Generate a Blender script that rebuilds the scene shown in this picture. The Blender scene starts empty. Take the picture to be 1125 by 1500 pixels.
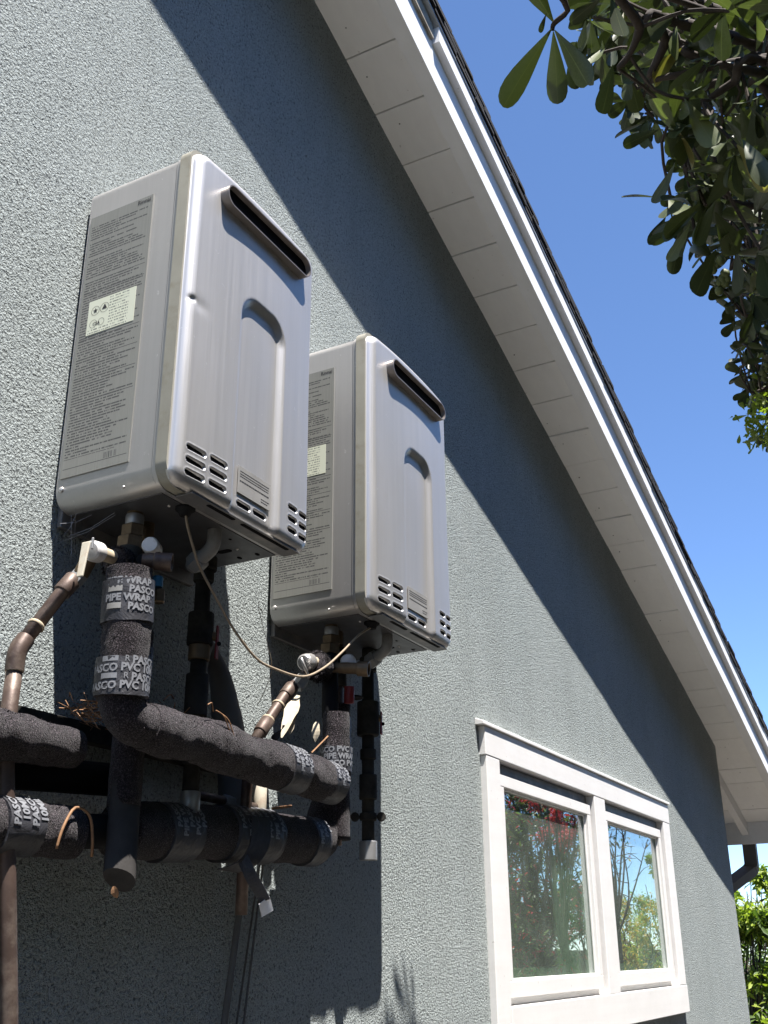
import bpy, bmesh, math, random
import numpy as np
from mathutils import Vector, Matrix, noise as mnoise, Euler

S = bpy.context.scene
rnd = random.Random(11)
CAMP = (-1.09796, -1.25396, -0.68097)

# ------------------------------------------------------------------ camera
cam_d = bpy.data.cameras.new('camera')
cam_d.sensor_fit = 'VERTICAL'; cam_d.sensor_height = 24.0; cam_d.sensor_width = 18.0
cam_d.lens = 24.0 * 1539.7 / 1500.0
cam_d.clip_start = 0.05; cam_d.clip_end = 3000
cam_o = bpy.data.objects.new('camera', cam_d); S.collection.objects.link(cam_o)
_r = Vector((0.471627, -0.881768, -0.007246)); _u = Vector((-0.336807, -0.187728, 0.92267)); _f = Vector((0.814941, 0.432716, 0.385524))
cam_o.matrix_world = Matrix.Translation(CAMP) @ Matrix((_r, _u, -_f)).transposed().to_4x4()
S.camera = cam_o

# ------------------------------------------------------------------ daylight
SUN = Vector((-0.5, -1.0, 2.93)).normalized()
elev = math.asin(SUN.z)
world = bpy.data.worlds.new("World"); S.world = world; world.use_nodes = True
wn = world.node_tree
for n in list(wn.nodes): wn.nodes.remove(n)
sky = wn.nodes.new('ShaderNodeTexSky'); sky.sky_type = 'NISHITA'; sky.sun_disc = False
sky.sun_elevation = elev; sky.sun_rotation = math.atan2(SUN.x, SUN.y)
sky.altitude = 3000; sky.air_density = 1.0; sky.dust_density = 0.0; sky.ozone_density = 7.0
bg = wn.nodes.new('ShaderNodeBackground'); bg.inputs[1].default_value = 0.106
wo = wn.nodes.new('ShaderNodeOutputWorld')
wn.links.new(sky.outputs[0], bg.inputs[0]); wn.links.new(bg.outputs[0], wo.inputs[0])
sd = bpy.data.lights.new('sun', 'SUN'); sd.energy = 5.0; sd.angle = math.radians(0.55); sd.color = (1.0, 0.955, 0.9)
so = bpy.data.objects.new('sun', sd); S.collection.objects.link(so)
so.rotation_euler = SUN.to_track_quat('Z', 'Y').to_euler(); so.location = (-3, -6, 12)
S.view_settings.view_transform = 'Standard'; S.view_settings.look = 'None'
S.view_settings.exposure = 1.46; S.view_settings.gamma = 1.0
try: S.view_settings.use_curve_mapping = False
except Exception: pass
S.cycles.max_bounces = 8; S.cycles.transparent_max_bounces = 16
S.cycles.sample_clamp_indirect = 6.0

# ------------------------------------------------------------------ materials
MATS = {}
class NT:
    """small helper to write node trees briefly"""
    def __init__(s, name):
        m = bpy.data.materials.new(name); m.use_nodes = True; s.m = m; s.t = m.node_tree
        for n in list(s.t.nodes): s.t.nodes.remove(n)
        s.out = s.n('ShaderNodeOutputMaterial'); s.b = s.n('ShaderNodeBsdfPrincipled')
        s.l(s.b.outputs[0], s.out.inputs[0])
    def n(s, k, **kw):
        o = s.t.nodes.new(k)
        for a, v in kw.items(): setattr(o, a, v)
        return o
    def l(s, a, b): s.t.links.new(a, b)
    def put(s, sock, v):
        if isinstance(v, (int, float)): sock.default_value = v
        elif isinstance(v, tuple): sock.default_value = v if len(v) == len(sock.default_value) else v + (1,)
        else: s.l(v, sock)
    def set(s, **kw):
        for k, v in kw.items(): s.put(s.b.inputs[k.replace('_', ' ')], v)
        return s
    def co(s, scale=(1, 1, 1), out='Object'):
        tc = s.n('ShaderNodeTexCoord'); mp = s.n('ShaderNodeMapping')
        s.l(tc.outputs[out], mp.inputs[0]); mp.inputs['Scale'].default_value = scale
        return mp.outputs[0]
    def noise(s, scale, detail=4, rough=.55, vec=None, dist=0.0, col=False):
        o = s.n('ShaderNodeTexNoise'); o.inputs['Scale'].default_value = scale; o.inputs['Detail'].default_value = detail
        o.inputs['Roughness'].default_value = rough; o.inputs['Distortion'].default_value = dist
        if vec is not None: s.l(vec, o.inputs['Vector'])
        return o.outputs['Color' if col else 'Fac']
    def voro(s, scale, vec=None, feat='F1', rand=1.0, out='Distance'):
        o = s.n('ShaderNodeTexVoronoi', feature=feat); o.inputs['Scale'].default_value = scale
        o.inputs['Randomness'].default_value = rand
        if vec is not None: s.l(vec, o.inputs['Vector'])
        return o.outputs[out]
    def ramp(s, f, stops):
        o = s.n('ShaderNodeValToRGB'); e = o.color_ramp.elements
        while len(e) < len(stops): e.new(.5)
        for el, (p, c) in zip(e, stops):
            el.position = p; el.color = (c if isinstance(c, tuple) else (c, c, c)) + (1,)
        s.l(f, o.inputs[0]); return o.outputs[0]
    def math(s, op, a, b=0.0, c=None):
        o = s.n('ShaderNodeMath', operation=op); s.put(o.inputs[0], a); s.put(o.inputs[1], b)
        if c is not None: s.put(o.inputs[2], c)
        return o.outputs[0]
    def mix(s, f, a, b, mode='MIX'):
        o = s.n('ShaderNodeMix', data_type='RGBA', blend_type=mode)
        s.put(o.inputs[0], f); s.put(o.inputs[6], a); s.put(o.inputs[7], b); return o.outputs[2]
    def bump(s, h, strength=.5, dist=.002, normal=None):
        o = s.n('ShaderNodeBump'); o.inputs['Strength'].default_value = strength; o.inputs['Distance'].default_value = dist
        s.l(h, o.inputs['Height'])
        if normal is not None: s.l(normal, o.inputs['Normal'])
        return o.outputs[0]
    def sep(s, v):
        o = s.n('ShaderNodeSeparateXYZ'); s.l(v, o.inputs[0]); return o.outputs
    def comb(s, x, y, z):
        o = s.n('ShaderNodeCombineXYZ')
        for i, v in enumerate((x, y, z)): s.put(o.inputs[i], v)
        return o.outputs[0]

def simple(name, col, rough=.6, metal=0.0, var=.15, vs=12, bump=0.0, bs=300, spec=.4, coat=0.0, dirt=None, ds=6):
    m = NT(name); v = m.co(); f = m.noise(vs, 5, .6, v)
    lo = tuple(c * (1 - var) for c in col); hi = tuple(min(1, c * (1 + var)) for c in col)
    c = m.ramp(f, [(.3, lo), (.7, hi)])
    if dirt:
        d = m.ramp(m.noise(ds, 7, .7, v), [(.5, 0.0), (.68, 1.0)])
        c = m.mix(m.math('MULTIPLY', d, .75), c, dirt)
    m.set(Base_Color=c, Metallic=metal, Specular_IOR_Level=spec, Coat_Weight=coat)
    m.set(Roughness=m.math('MULTIPLY_ADD', m.noise(vs * 2.5, 4, .6, v), .25, rough - .12))
    if bump: m.set(Normal=m.bump(m.noise(bs, 4, .6, v), bump, .001))
    MATS[name] = m.m; return m.m

def stucco():
    m = NT('stucco'); v = m.co()
    n1 = m.noise(165, 3.2, .62, v, .7)
    n2 = m.noise(480, 2, .5, v)
    vo = m.voro(240, v, 'SMOOTH_F1')
    h = m.math('ADD', m.math('MULTIPLY', n1, 1.0), m.math('MULTIPLY', n2, .36))
    h = m.math('SUBTRACT', h, m.math('MULTIPLY', vo, .35))
    big = m.noise(1.7, 5, .62, v)
    c = m.ramp(big, [(.28, (.445, .495, .490)), (.72, (.535, .585, .575))])
    fine = m.ramp(m.noise(260, 3, .6, v), [(.3, .72), (.7, 1.18)])
    c = m.mix(1.0, c, fine, 'MULTIPLY')
    pit_shade = m.ramp(n1, [(.37, 1.0), (.46, 0.0)])
    c = m.mix(m.math('MULTIPLY', pit_shade, .68), c, (.06, .068, .073))  # small shadows in the stucco hollows, painted into the colour
    st = m.ramp(m.noise(1.0, 5, .65, m.co((7, 7, .9))), [(.46, 0.0), (.72, 1.0)])
    c = m.mix(m.math('MULTIPLY', st, .20), c, (.24, .25, .235))
    sp = m.ramp(m.noise(3.1, 6, .7, v), [(.60, 0.0), (.70, 1.0)])
    c = m.mix(m.math('MULTIPLY', sp, .16), c, (.62, .63, .60))
    m.set(Base_Color=c, Roughness=.92, Specular_IOR_Level=.25, Normal=m.bump(h, 1.0, .0235))
    MATS['stucco'] = m.m
stucco()

def steel(name='brushed_steel', streak=True):
    m = NT(name); v = m.co((1, 1, 1)); vv = m.co((400, 400, 3)); vb = m.co((35, 35, .8))
    f = m.noise(1.0, 3, .6, vv); g = m.noise(1.0, 4, .6, vb)
    c = m.ramp(g, [(.25, (.545, .53, .513)), (.75, (.61, .59, .573))])
    c = m.mix(.35, c, m.ramp(f, [(.3, (.52, .505, .49)), (.7, (.625, .605, .59))]))
    dust = m.ramp(m.noise(9, 8, .75, v), [(.55, 0.0), (.75, 1.0)])
    c = m.mix(m.math('MULTIPLY', dust, .30), c, (.55, .53, .5))
    sc = m.ramp(m.noise(60, 3, .5, v, 2.0), [(.70, 0.0), (.74, 1.0)])
    c = m.mix(m.math('MULTIPLY', sc, .4), c, (.8, .79, .78))
    m.set(Base_Color=c, Metallic=.70, Anisotropic=.35, Specular_IOR_Level=.5)
    m.set(Roughness=m.math('MULTIPLY_ADD', f, .18, .33))
    hh = m.math('ADD', m.math('MULTIPLY', f, .05), m.noise(7, 2, .4, v))
    m.set(Normal=m.bump(hh, .18, .004))
    MATS[name] = m.m
steel()
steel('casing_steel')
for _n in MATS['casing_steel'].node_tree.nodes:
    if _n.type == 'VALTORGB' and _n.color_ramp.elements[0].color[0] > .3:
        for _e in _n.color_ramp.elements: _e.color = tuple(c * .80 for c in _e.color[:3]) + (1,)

def label_print():
    """tiny lines of print on the data label, unreadable in the photograph"""
    m = NT('label_print'); tc = m.n('ShaderNodeTexCoord'); X = m.sep(tc.outputs['Object'])
    y = m.math('MULTIPLY', X[1], -1.0); z = X[2]            # y 0.017..0.165, z 0.055..0.593
    P = 0.0054
    zl = m.math('DIVIDE', z, P); row = m.math('FLOOR', zl); fr = m.math('FRACT', zl)
    line = m.math('LESS_THAN', fr, .52)
    nv = m.comb(m.math('MULTIPLY', y, 330), m.math('MULTIPLY', row, 7.31), 0.0)
    words = m.ramp(m.noise(1.0, 1, .5, nv), [(.40, 0.0), (.44, 1.0)])
    wn_ = m.n('ShaderNodeTexWhiteNoise', noise_dimensions='1D'); m.l(row, wn_.inputs['W'])
    end = m.math('MULTIPLY_ADD', m.math('POWER', wn_.outputs['Value'], .35), .130, .036)
    inl = m.math('LESS_THAN', y, m.math('MINIMUM', end, .159))
    ins = m.math('GREATER_THAN', y, .022)
    para = m.ramp(m.noise(1.0, 1, .5, m.comb(0.0, 0.0, m.math('MULTIPLY', row, .31))), [(.34, 0.0), (.38, 1.0)])
    low = m.math('LESS_THAN', z, .325)
    para = m.math('MAXIMUM', para, m.math('MULTIPLY', low, .9))
    zone = m.math('MULTIPLY', m.math('LESS_THAN', z, .572), m.math('GREATER_THAN', z, .088))
    ink = m.math('MULTIPLY', m.math('MULTIPLY', m.math('MULTIPLY', line, words), m.math('MULTIPLY', inl, ins)), m.math('MULTIPLY', para, zone))
    # ruled boxes
    def rule(z0): return m.math('MULTIPLY', m.math('COMPARE', z, z0, .0007), m.math('MULTIPLY', ins, m.math('LESS_THAN', y, .161)))
    for z0 in (.445, .421, .322, .282, .240, .196, .071):
        ink = m.math('MAXIMUM', ink, rule(z0))
    bar = m.math('GREATER_THAN', m.noise(1.0, 0, .5, m.comb(m.math('MULTIPLY', y, 900), 0.0, 0.0)), .5)
    bz = m.math('MULTIPLY', m.math('COMPARE', y, .124, .0135), m.math('COMPARE', z, .0785, .0055))
    ink = m.math('MAXIMUM', ink, m.math('MULTIPLY', bar, bz))
    vb = m.co((900, 900, 8)); st = m.noise(1.0, 3, .6, vb)
    base = m.ramp(st, [(.3, (.235, .235, .215)), (.7, (.285, .285, .262))])
    c = m.mix(m.math('MULTIPLY', ink, .82), base, (.045, .045, .05))
    m.set(Base_Color=c, Roughness=.5, Metallic=.25)
    MATS['label_print'] = m.m
label_print()

def sticker_print():
    m = NT('sticker_print'); tc = m.n('ShaderNodeTexCoord'); X = m.sep(tc.outputs['Object'])
    y = m.math('MULTIPLY', X[1], -1.0); z = X[2]
    P = 0.0058
    zl = m.math('DIVIDE', z, P); row = m.math('FLOOR', zl); line = m.math('LESS_THAN', m.math('FRACT', zl), .45)
    nv = m.comb(m.math('MULTIPLY', y, 420), m.math('MULTIPLY', row, 5.3), 0.0)
    words = m.ramp(m.noise(1.0, 1, .5, nv), [(.47, 0.0), (.50, 1.0)])
    right = m.math('MULTIPLY', m.math('GREATER_THAN', y, .088), m.math('LESS_THAN', y, .132))
    low = m.math('MULTIPLY', m.math('LESS_THAN', z, .342), m.math('LESS_THAN', y, .125))
    a = m.math('MAXIMUM', right, low)
    ink = m.math('MULTIPLY', m.math('MULTIPLY', line, words), m.math('MULTIPLY', a, m.math('GREATER_THAN', y, .043)))
    m.set(Base_Color=m.mix(m.math('MULTIPLY', ink, .8), (.66, .68, .55), (.08, .09, .09)), Roughness=.45)
    MATS['sticker_print'] = m.m
sticker_print()

def foam():
    m = NT('foam_insulation'); v = m.co()
    n = m.noise(420, 3, .65, v); k = m.noise(700, 2, .6, v, col=True)
    c = m.ramp(n, [(.36, (.007, .006, .0065)), (.54, (.030, .025, .028)), (.74, (.155, .130, .142))])
    c = m.mix(.22, c, k, 'OVERLAY')
    wear = m.ramp(m.noise(14, 4, .6, v), [(.35, .75), (.7, 1.15)])
    c = m.mix(1.0, c, wear, 'MULTIPLY')
    m.set(Base_Color=c, Roughness=1.0, Specular_IOR_Level=.05, Normal=m.bump(n, .9, .004), Sheen_Weight=.15)
    MATS['foam_insulation'] = m.m
foam()

def tape(name='wrap_tape', col=(.036, .036, .041)):
    m = NT(name); v = m.co()
    cr = m.noise(38, 4, .6, v, 1.2)
    c = m.ramp(m.noise(25, 5, .65, v), [(.3, tuple(x * .8 for x in col)), (.72, tuple(x * 1.5 for x in col))])
    m.set(Base_Color=c, Roughness=.5, Specular_IOR_Level=.35, Normal=m.bump(cr, .6, .005))
    MATS[name] = m.m
tape()

def shingle():
    m = NT('asphalt_shingle'); v = m.co()
    n = m.noise(600, 2, .6, v); b = m.noise(9, 3, .5, v)
    c = m.mix(.5, m.ramp(n, [(.3, (.004, .004, .006)), (.7, (.022, .021, .023))]), m.ramp(b, [(.3, (.006, .006, .008)), (.7, (.014, .014, .016))]))
    m.set(Base_Color=c, Roughness=.95, Normal=m.bump(n, .8, .002)); MATS['asphalt_shingle'] = m.m
shingle()

def paint(name, col, grime=(.42, .40, .34), amt=.35):
    m = NT(name); v = m.co(); vs = m.co((1.2, 30, 30))
    g = m.ramp(m.noise(3.5, 7, .72, v), [(.42, 0.0), (.75, 1.0)])
    brush = m.noise(1.0, 4, .6, vs)
    sp = m.ramp(m.noise(55, 2, .5, v), [(.735, 0.0), (.76, 1.0)])
    c = m.ramp(brush, [(.3, tuple(x * .95 for x in col)), (.7, col)])
    c = m.mix(m.math('MULTIPLY', g, amt * .5), c, grime)
    c = m.mix(m.math('MULTIPLY', sp, .35), c, (.25, .22, .18))
    m.set(Base_Color=c, Roughness=.5, Specular_IOR_Level=.4, Normal=m.bump(m.math('ADD', brush, m.noise(90, 3, .6, v)), .12, .002))
    MATS[name] = m.m
paint('white_paint', (.80, .795, .79))
paint('window_paint', (.745, .73, .71), grime=(.36, .33, .28), amt=.3)
paint('soffit_paint', (.87, .865, .84), amt=.15)

def leafmat(name, c0, c1, vein=(.16, .2, .05), trans=.25, rough=.34):
    m = NT(name); v = m.co(); oi = m.n('ShaderNodeObjectInfo')
    uvn = m.n('ShaderNodeTexCoord'); U = m.sep(uvn.outputs['UV'])
    f = m.noise(30, 3, .6, v)
    c = m.mix(f, c0, c1)
    c = m.mix(m.math('MULTIPLY', m.math('POWER', oi.outputs['Random'], 3.0), .5), c, tuple(min(1, x * 1.9 + .01) for x in c1))
    mid = m.math('LESS_THAN', m.math('ABSOLUTE', m.math('SUBTRACT', U[0], .5)), .022)
    c = m.mix(m.math('MULTIPLY', mid, .6), c, vein)
    bl = m.ramp(m.noise(70, 3, .7, v), [(.66, 0.0), (.72, 1.0)])
    c = m.mix(m.math('MULTIPLY', bl, .35), c, (.12, .08, .03))
    m.set(Base_Color=c, Roughness=rough, Specular_IOR_Level=.45)
    tr = m.n('ShaderNodeBsdfTranslucent'); m.l(m.mix(1.0, c, (1.6, 1.9, .7), 'MULTIPLY'), tr.inputs[0])
    mx = m.n('ShaderNodeMixShader'); mx.inputs[0].default_value = trans
    m.l(m.b.outputs[0], mx.inputs[1]); m.l(tr.outputs[0], mx.inputs[2]); m.l(mx.outputs[0], m.out.inputs[0])
    MATS[name] = m.m
leafmat('leaf_dark', (.026, .038, .016), (.066, .082, .034), vein=(.12, .14, .06), trans=.08, rough=.38)
leafmat('leaf_sunlit', (.055, .075, .028), (.11, .13, .05), vein=(.17, .19, .09), trans=.14, rough=.4)  # lighter copy of the dark leaf, with sunlight put into its colour
leafmat('leaf_bright', (.11, .17, .022), (.26, .30, .05), trans=.35, rough=.5)
leafmat('leaf_mid', (.05, .09, .02), (.10, .15, .035), trans=.3, rough=.5)
leafmat('leaf_crimson', (.24, .012, .035), (.48, .035, .08), vein=(.3, .05, .05), trans=.35, rough=.5)
leafmat('leaf_orange', (.30, .17, .03), (.42, .28, .05), vein=(.3, .2, .05), trans=.35, rough=.5)
leafmat('leaf_yellowed', (.16, .14, .05), (.22, .19, .07), trans=.3)
leafmat('leaf_pinkish', (.20, .13, .11), (.30, .20, .17), trans=.3, rough=.6)

simple('bark', (.055, .042, .034), .85, bump=.6, bs=120, var=.4, vs=30)
simple('gasket', (.30, .288, .24), .55, var=.1, dirt=(.22, .20, .15), ds=18)
simple('steel_dark', (.16, .16, .165), .5, .35, var=.15, dirt=(.3, .28, .25), ds=14)
simple('bottom_steel', (.10, .10, .105), .45, .5, var=.15, dirt=(.08, .075, .07), ds=11)
simple('hole_black', (.006, .006, .007), .9, spec=.1)
simple('nozzle_steel', (.26, .235, .22), .42, .6, var=.15, vs=25)
simple('copper_brown', (.085, .058, .047), .5, .35, var=.3, vs=22, bump=.3, bs=140, dirt=(.2, .16, .13), ds=16)
simple('brass_old', (.16, .115, .07), .48, .6, var=.3, vs=40, bump=.25, bs=160)
simple('black_iron', (.030, .029, .026), .8, .0, spec=.15, var=.4, vs=30, bump=.5, bs=160, dirt=(.065, .06, .048), ds=12)
simple('galvanised', (.34, .34, .34), .45, .6, var=.2, vs=20)
simple('plastic_cream', (.62, .57, .46), .5, var=.1, vs=30, dirt=(.45, .30, .2), ds=30)
simple('plastic_white', (.70, .69, .68), .5, var=.08, vs=30, dirt=(.4, .34, .28), ds=26)
simple('valve_chrome', (.62, .60, .58), .3, .7, var=.15, vs=60)
simple('putty_tan', (.46, .38, .27), .75, var=.2, vs=50)
simple('plastic_blue', (.03, .16, .30), .5)
simple('plastic_red', (.20, .022, .02), .5, var=.2)
simple('pvc_grey', (.24, .235, .225), .5, var=.12, vs=18, dirt=(.12, .11, .1), ds=14)
simple('rubber_black', (.012, .012, .013), .8, spec=.15, var=.2)
simple('grey_conduit', (.10, .097, .092), .7, var=.15)
simple('cable_cream', (.30, .235, .165), .55, var=.12, vs=60)
simple('straw', (.26, .14, .07), .7, var=.3, vs=80)
simple('dry_leaf', (.46, .40, .30), .7, var=.2, vs=60)
simple('ink_pale', (.19, .195, .21), .5, var=.1, vs=80)
simple('ink_dark', (.03, .03, .033), .6)
simple('tag_white', (.72, .72, .74), .4, var=.08)
simple('tube_foam', (.05, .047, .045), .95, spec=.1, var=.2, vs=30, bump=.4)
simple('downspout_grey', (.105, .098, .092), .6, var=.12)
simple('concrete', (.16, .145, .125), .9, var=.15, vs=3, bump=.4, bs=60)
simple('soil', (.08, .062, .045), .95, var=.4, vs=6)
simple('fence_wood', (.20, .17, .14), .8, var=.25, vs=8)
simple('curtain_green', (.60, .74, .58), .8, var=.06)
simple('room_dark', (.06, .075, .065), .9, var=.1)
simple('room_pale', (.30, .40, .32), .9, var=.05)
simple('rot_wood', (.30, .27, .22), .9, var=.5, vs=18, bump=.8, bs=60, dirt=(.06, .05, .035), ds=9)
simple('drip_metal', (.30, .33, .36), .45, .4)
simple('pod_green', (.10, .12, .04), .55, var=.25, vs=60)
simple('web', (.30, .30, .32), .9)

def glass():
    m = NT('window_glass')
    gl = m.n('ShaderNodeBsdfGlossy'); gl.inputs['Roughness'].default_value = .004; gl.inputs['Color'].default_value = (.95, .97, 1, 1)
    tr = m.n('ShaderNodeBsdfTransparent'); tr.inputs[0].default_value = (.62, .72, .62, 1)
    fr = m.n('ShaderNodeFresnel'); fr.inputs[0].default_value = 1.9
    fac = m.math('MINIMUM', m.math('MULTIPLY_ADD', fr.outputs[0], 1.15, .08), .62)
    bn = m.bump(m.noise(2.0, 1, .5, m.co()), .02, .004); m.l(bn, gl.inputs['Normal'])
    mx = m.n('ShaderNodeMixShader'); m.l(fac, mx.inputs[0]); m.l(tr.outputs[0], mx.inputs[1]); m.l(gl.outputs[0], mx.inputs[2])
    df = m.n('ShaderNodeBsdfDiffuse'); m.l(m.ramp(m.noise(6, 6, .7, m.co()), [(.3, (.030, .034, .030)), (.75, (.075, .082, .074))]), df.inputs[0])
    ad = m.n('ShaderNodeAddShader'); m.l(mx.outputs[0], ad.inputs[0]); m.l(df.outputs[0], ad.inputs[1])
    m.l(ad.outputs[0], m.out.inputs[0]); MATS['window_glass'] = m.m
glass()

# ------------------------------------------------------------------ building helpers
C = S.collection
def wloc(o):
    v = Vector((0, 0, 0))
    while o is not None: v = v + o.location; o = o.parent
    return v
def thing(name, label, cat, loc=(0, 0, 0), group=None):
    o = bpy.data.objects.new(name, None); o.empty_display_size = .05; C.objects.link(o)
    o.location = loc; o['label'] = label; o['category'] = cat
    if group: o['group'] = group
    return o
def tag(o, label, cat, group=None):
    o['label'] = label; o['category'] = cat
    if group: o['group'] = group
    return o
def obj(name, vf, mat, parent=None, smooth=False, kind=None, label=None, auto=None):
    """vertices are given in world coordinates; the origin sits at the parent's origin"""
    off = wloc(parent) if parent is not None else Vector((0, 0, 0))
    me = bpy.data.meshes.new(name)
    V = [tuple(Vector(v) - off) for v in vf[0]]
    me.from_pydata(V, [], vf[1]); me.materials.append(MATS[mat])
    if smooth: me.polygons.foreach_set('use_smooth', [True] * len(me.polygons))
    me.update()
    o = bpy.data.objects.new(name, me); C.objects.link(o)
    if parent is not None: o.parent = parent
    if kind: o['kind'] = kind
    if label: o['label'] = label
    if auto is not None:
        me.set_sharp_from_angle(angle=math.radians(auto))
    return o
def join(*vfs):
    V = []; F = []
    for v, f in vfs:
        n = len(V); V += [tuple(p) for p in v]; F += [tuple(i + n for i in g) for g in f]
    return V, F
def box(x0, x1, y0, y1, z0, z1):
    V = [(x0, y0, z0), (x1, y0, z0), (x1, y1, z0), (x0, y1, z0), (x0, y0, z1), (x1, y0, z1), (x1, y1, z1), (x0, y1, z1)]
    return V, [(0, 3, 2, 1), (4, 5, 6, 7), (0, 1, 5, 4), (1, 2, 6, 5), (2, 3, 7, 6), (3, 0, 4, 7)]
def hexa(P):
    return P, [(0, 3, 2, 1), (4, 5, 6, 7), (0, 1, 5, 4), (1, 2, 6, 5), (2, 3, 7, 6), (3, 0, 4, 7)]
def bevbox(vf, w=.002, seg=2):
    bm = bmesh.new(); vs = [bm.verts.new(v) for v in vf[0]]
    for f in vf[1]: bm.faces.new([vs[i] for i in f])
    bmesh.ops.recalc_face_normals(bm, faces=bm.faces)
    bmesh.ops.bevel(bm, geom=list(bm.edges), offset=w, segments=seg, affect='EDGES', profile=.5)
    bm.verts.index_update()
    V = [tuple(v.co) for v in bm.verts]; F = [tuple(v.index for v in f.verts) for f in bm.faces]; bm.free(); return V, F
def rpoly(w, h, r, seg=6, cx=0, cz=0):
    """rounded rectangle outline (counter-clockwise) in x,z"""
    pts = []
    rs = r if isinstance(r, (list, tuple)) else (r,) * 4       # tr, tl, bl, br
    for k, (sx, sz, a0) in enumerate(((1, 1, 0), (-1, 1, 90), (-1, -1, 180), (1, -1, 270))):
        q = rs[k]
        for i in range(seg + 1):
            a = math.radians(a0 + 90 * i / seg)
            pts.append((cx + sx * (w / 2 - q) + q * math.cos(a), cz + sz * (h / 2 - q) + q * math.sin(a)))
    return pts
def extrude_xz(pts, y0, y1):
    n = len(pts)
    V = [(x, y0, z) for x, z in pts] + [(x, y1, z) for x, z in pts]
    return V, [tuple(range(n))[::-1] if y0 > y1 else tuple(range(n)), tuple(range(n, 2 * n))] + [(i, (i + 1) % n, n + (i + 1) % n, n + i) for i in range(n)]
def fixn(o):
    bm = bmesh.new(); bm.from_mesh(o.data); bmesh.ops.recalc_face_normals(bm, faces=bm.faces); bm.to_mesh(o.data); bm.free(); return o
def frames(pts):
    P = [Vector(p) for p in pts]; T = []
    for i in range(len(P)):
        a = P[max(0, i - 1)]; b = P[min(len(P) - 1, i + 1)]; t = b - a
        if t.length < 1e-9: t = T[-1] if T else Vector((0, 0, 1))
        T.append(t.normalized())
    n = T[0].cross(Vector((0, 0, 1)))
    if n.length < .1: n = T[0].cross(Vector((0, 1, 0)))
    n.normalize(); N = [n]
    for i in range(1, len(P)):
        n = N[-1] - T[i] * N[-1].dot(T[i]); n.normalize(); N.append(n)
    return P, T, N
def smooth_path(pts, sub=6):
    P = [Vector(p) for p in pts]; out = []
    for i in range(len(P) - 1):
        a = P[max(0, i - 1)]; b = P[i]; c = P[i + 1]; d = P[min(len(P) - 1, i + 2)]
        for k in range(sub):
            t = k / sub; t2 = t * t; t3 = t2 * t
            out.append(.5 * ((2 * b) + (c - a) * t + (2 * a - 5 * b + 4 * c - d) * t2 + (3 * b - a - 3 * c + d) * t3))
    out.append(P[-1]); return out
def fillet(pts, r, sub=7):
    """polyline with rounded corners"""
    P = [Vector(p) for p in pts]; out = [P[0]]
    for i in range(1, len(P) - 1):
        a = (P[i - 1] - P[i]); c = (P[i + 1] - P[i]); q = min(r, a.length * .49, c.length * .49)
        A = P[i] + a.normalized() * q; B = P[i] + c.normalized() * q
        for k in range(sub + 1):
            t = k / sub; out.append(A * (1 - t) ** 2 + P[i] * 2 * t * (1 - t) + B * t * t)
    out.append(P[-1]); return out
def resample(pts, step):
    P = [Vector(p) for p in pts]; out = [P[0].copy()]
    for i in range(1, len(P)):
        d = (P[i] - P[i - 1]).length; n = max(1, int(round(d / step)))
        for k in range(1, n + 1): out.append(P[i - 1].lerp(P[i], k / n))
    return out
def tube(pts, r, seg=14, amp=0.0, freq=30.0, cap=True, squash=None):
    P, T, N = frames(pts); V = []; F = []; n = len(P)
    for i in range(n):
        b = T[i].cross(N[i]); rr = r(i / (n - 1)) if callable(r) else (r[i] if isinstance(r, (list, tuple)) else r)
        for k in range(seg):
            a = 2 * math.pi * k / seg; d = N[i] * math.cos(a) + b * math.sin(a)
            q = rr
            if amp:
                w = P[i] + d * rr
                q = rr + amp * (mnoise.noise(w * freq) + .45 * mnoise.noise(w * freq * 3.1))
            V.append(tuple(P[i] + d * q))
    for i in range(n - 1):
        for k in range(seg):
            k2 = (k + 1) % seg
            F.append((i * seg + k, i * seg + k2, (i + 1) * seg + k2, (i + 1) * seg + k))
    if cap:
        F.append(tuple(range(seg))[::-1]); F.append(tuple(range((n - 1) * seg, n * seg)))
    return V, F
def lathe(p0, p1, prof, seg=20):
    """prof: list of (t along p0-p1 in metres, radius)"""
    a = Vector(p0); d = (Vector(p1) - a).normalized()
    n = d.cross(Vector((0, 0, 1)))
    if n.length < .1: n = d.cross(Vector((0, 1, 0)))
    n.normalize(); b = d.cross(n); V = []; F = []
    for t, r in prof:
        for k in range(seg):
            an = 2 * math.pi * (k + .5) / seg; V.append(tuple(a + d * t + (n * math.cos(an) + b * math.sin(an)) * max(r, 1e-5)))
    for i in range(len(prof) - 1):
        for k in range(seg):
            k2 = (k + 1) % seg; F.append((i * seg + k, i * seg + k2, (i + 1) * seg + k2, (i + 1) * seg + k))
    F.append(tuple(range(seg))[::-1]); F.append(tuple(range((len(prof) - 1) * seg, len(prof) * seg)))
    return V, F
def xf(vf, M):
    return [tuple(M @ Vector(v)) for v in vf[0]], vf[1]

_txt = {}
def text_vf(s, size, bold=0.0):
    key = (s, size, bold)
    if key in _txt: return _txt[key]
    cu = bpy.data.curves.new('lettering', 'FONT'); cu.body = s; cu.size = size; cu.offset = bold
    cu.resolution_u = 2; cu.align_x = 'CENTER'; cu.align_y = 'CENTER'
    o = bpy.data.objects.new('lettering', cu); C.objects.link(o)
    dg = bpy.context.evaluated_depsgraph_get(); me = bpy.data.meshes.new_from_object(o.evaluated_get(dg))
    r = ([tuple(v.co) for v in me.vertices], [tuple(p.vertices) for p in me.polygons])
    bpy.data.objects.remove(o); bpy.data.curves.remove(cu); bpy.data.meshes.remove(me)
    _txt[key] = r; return r
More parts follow.
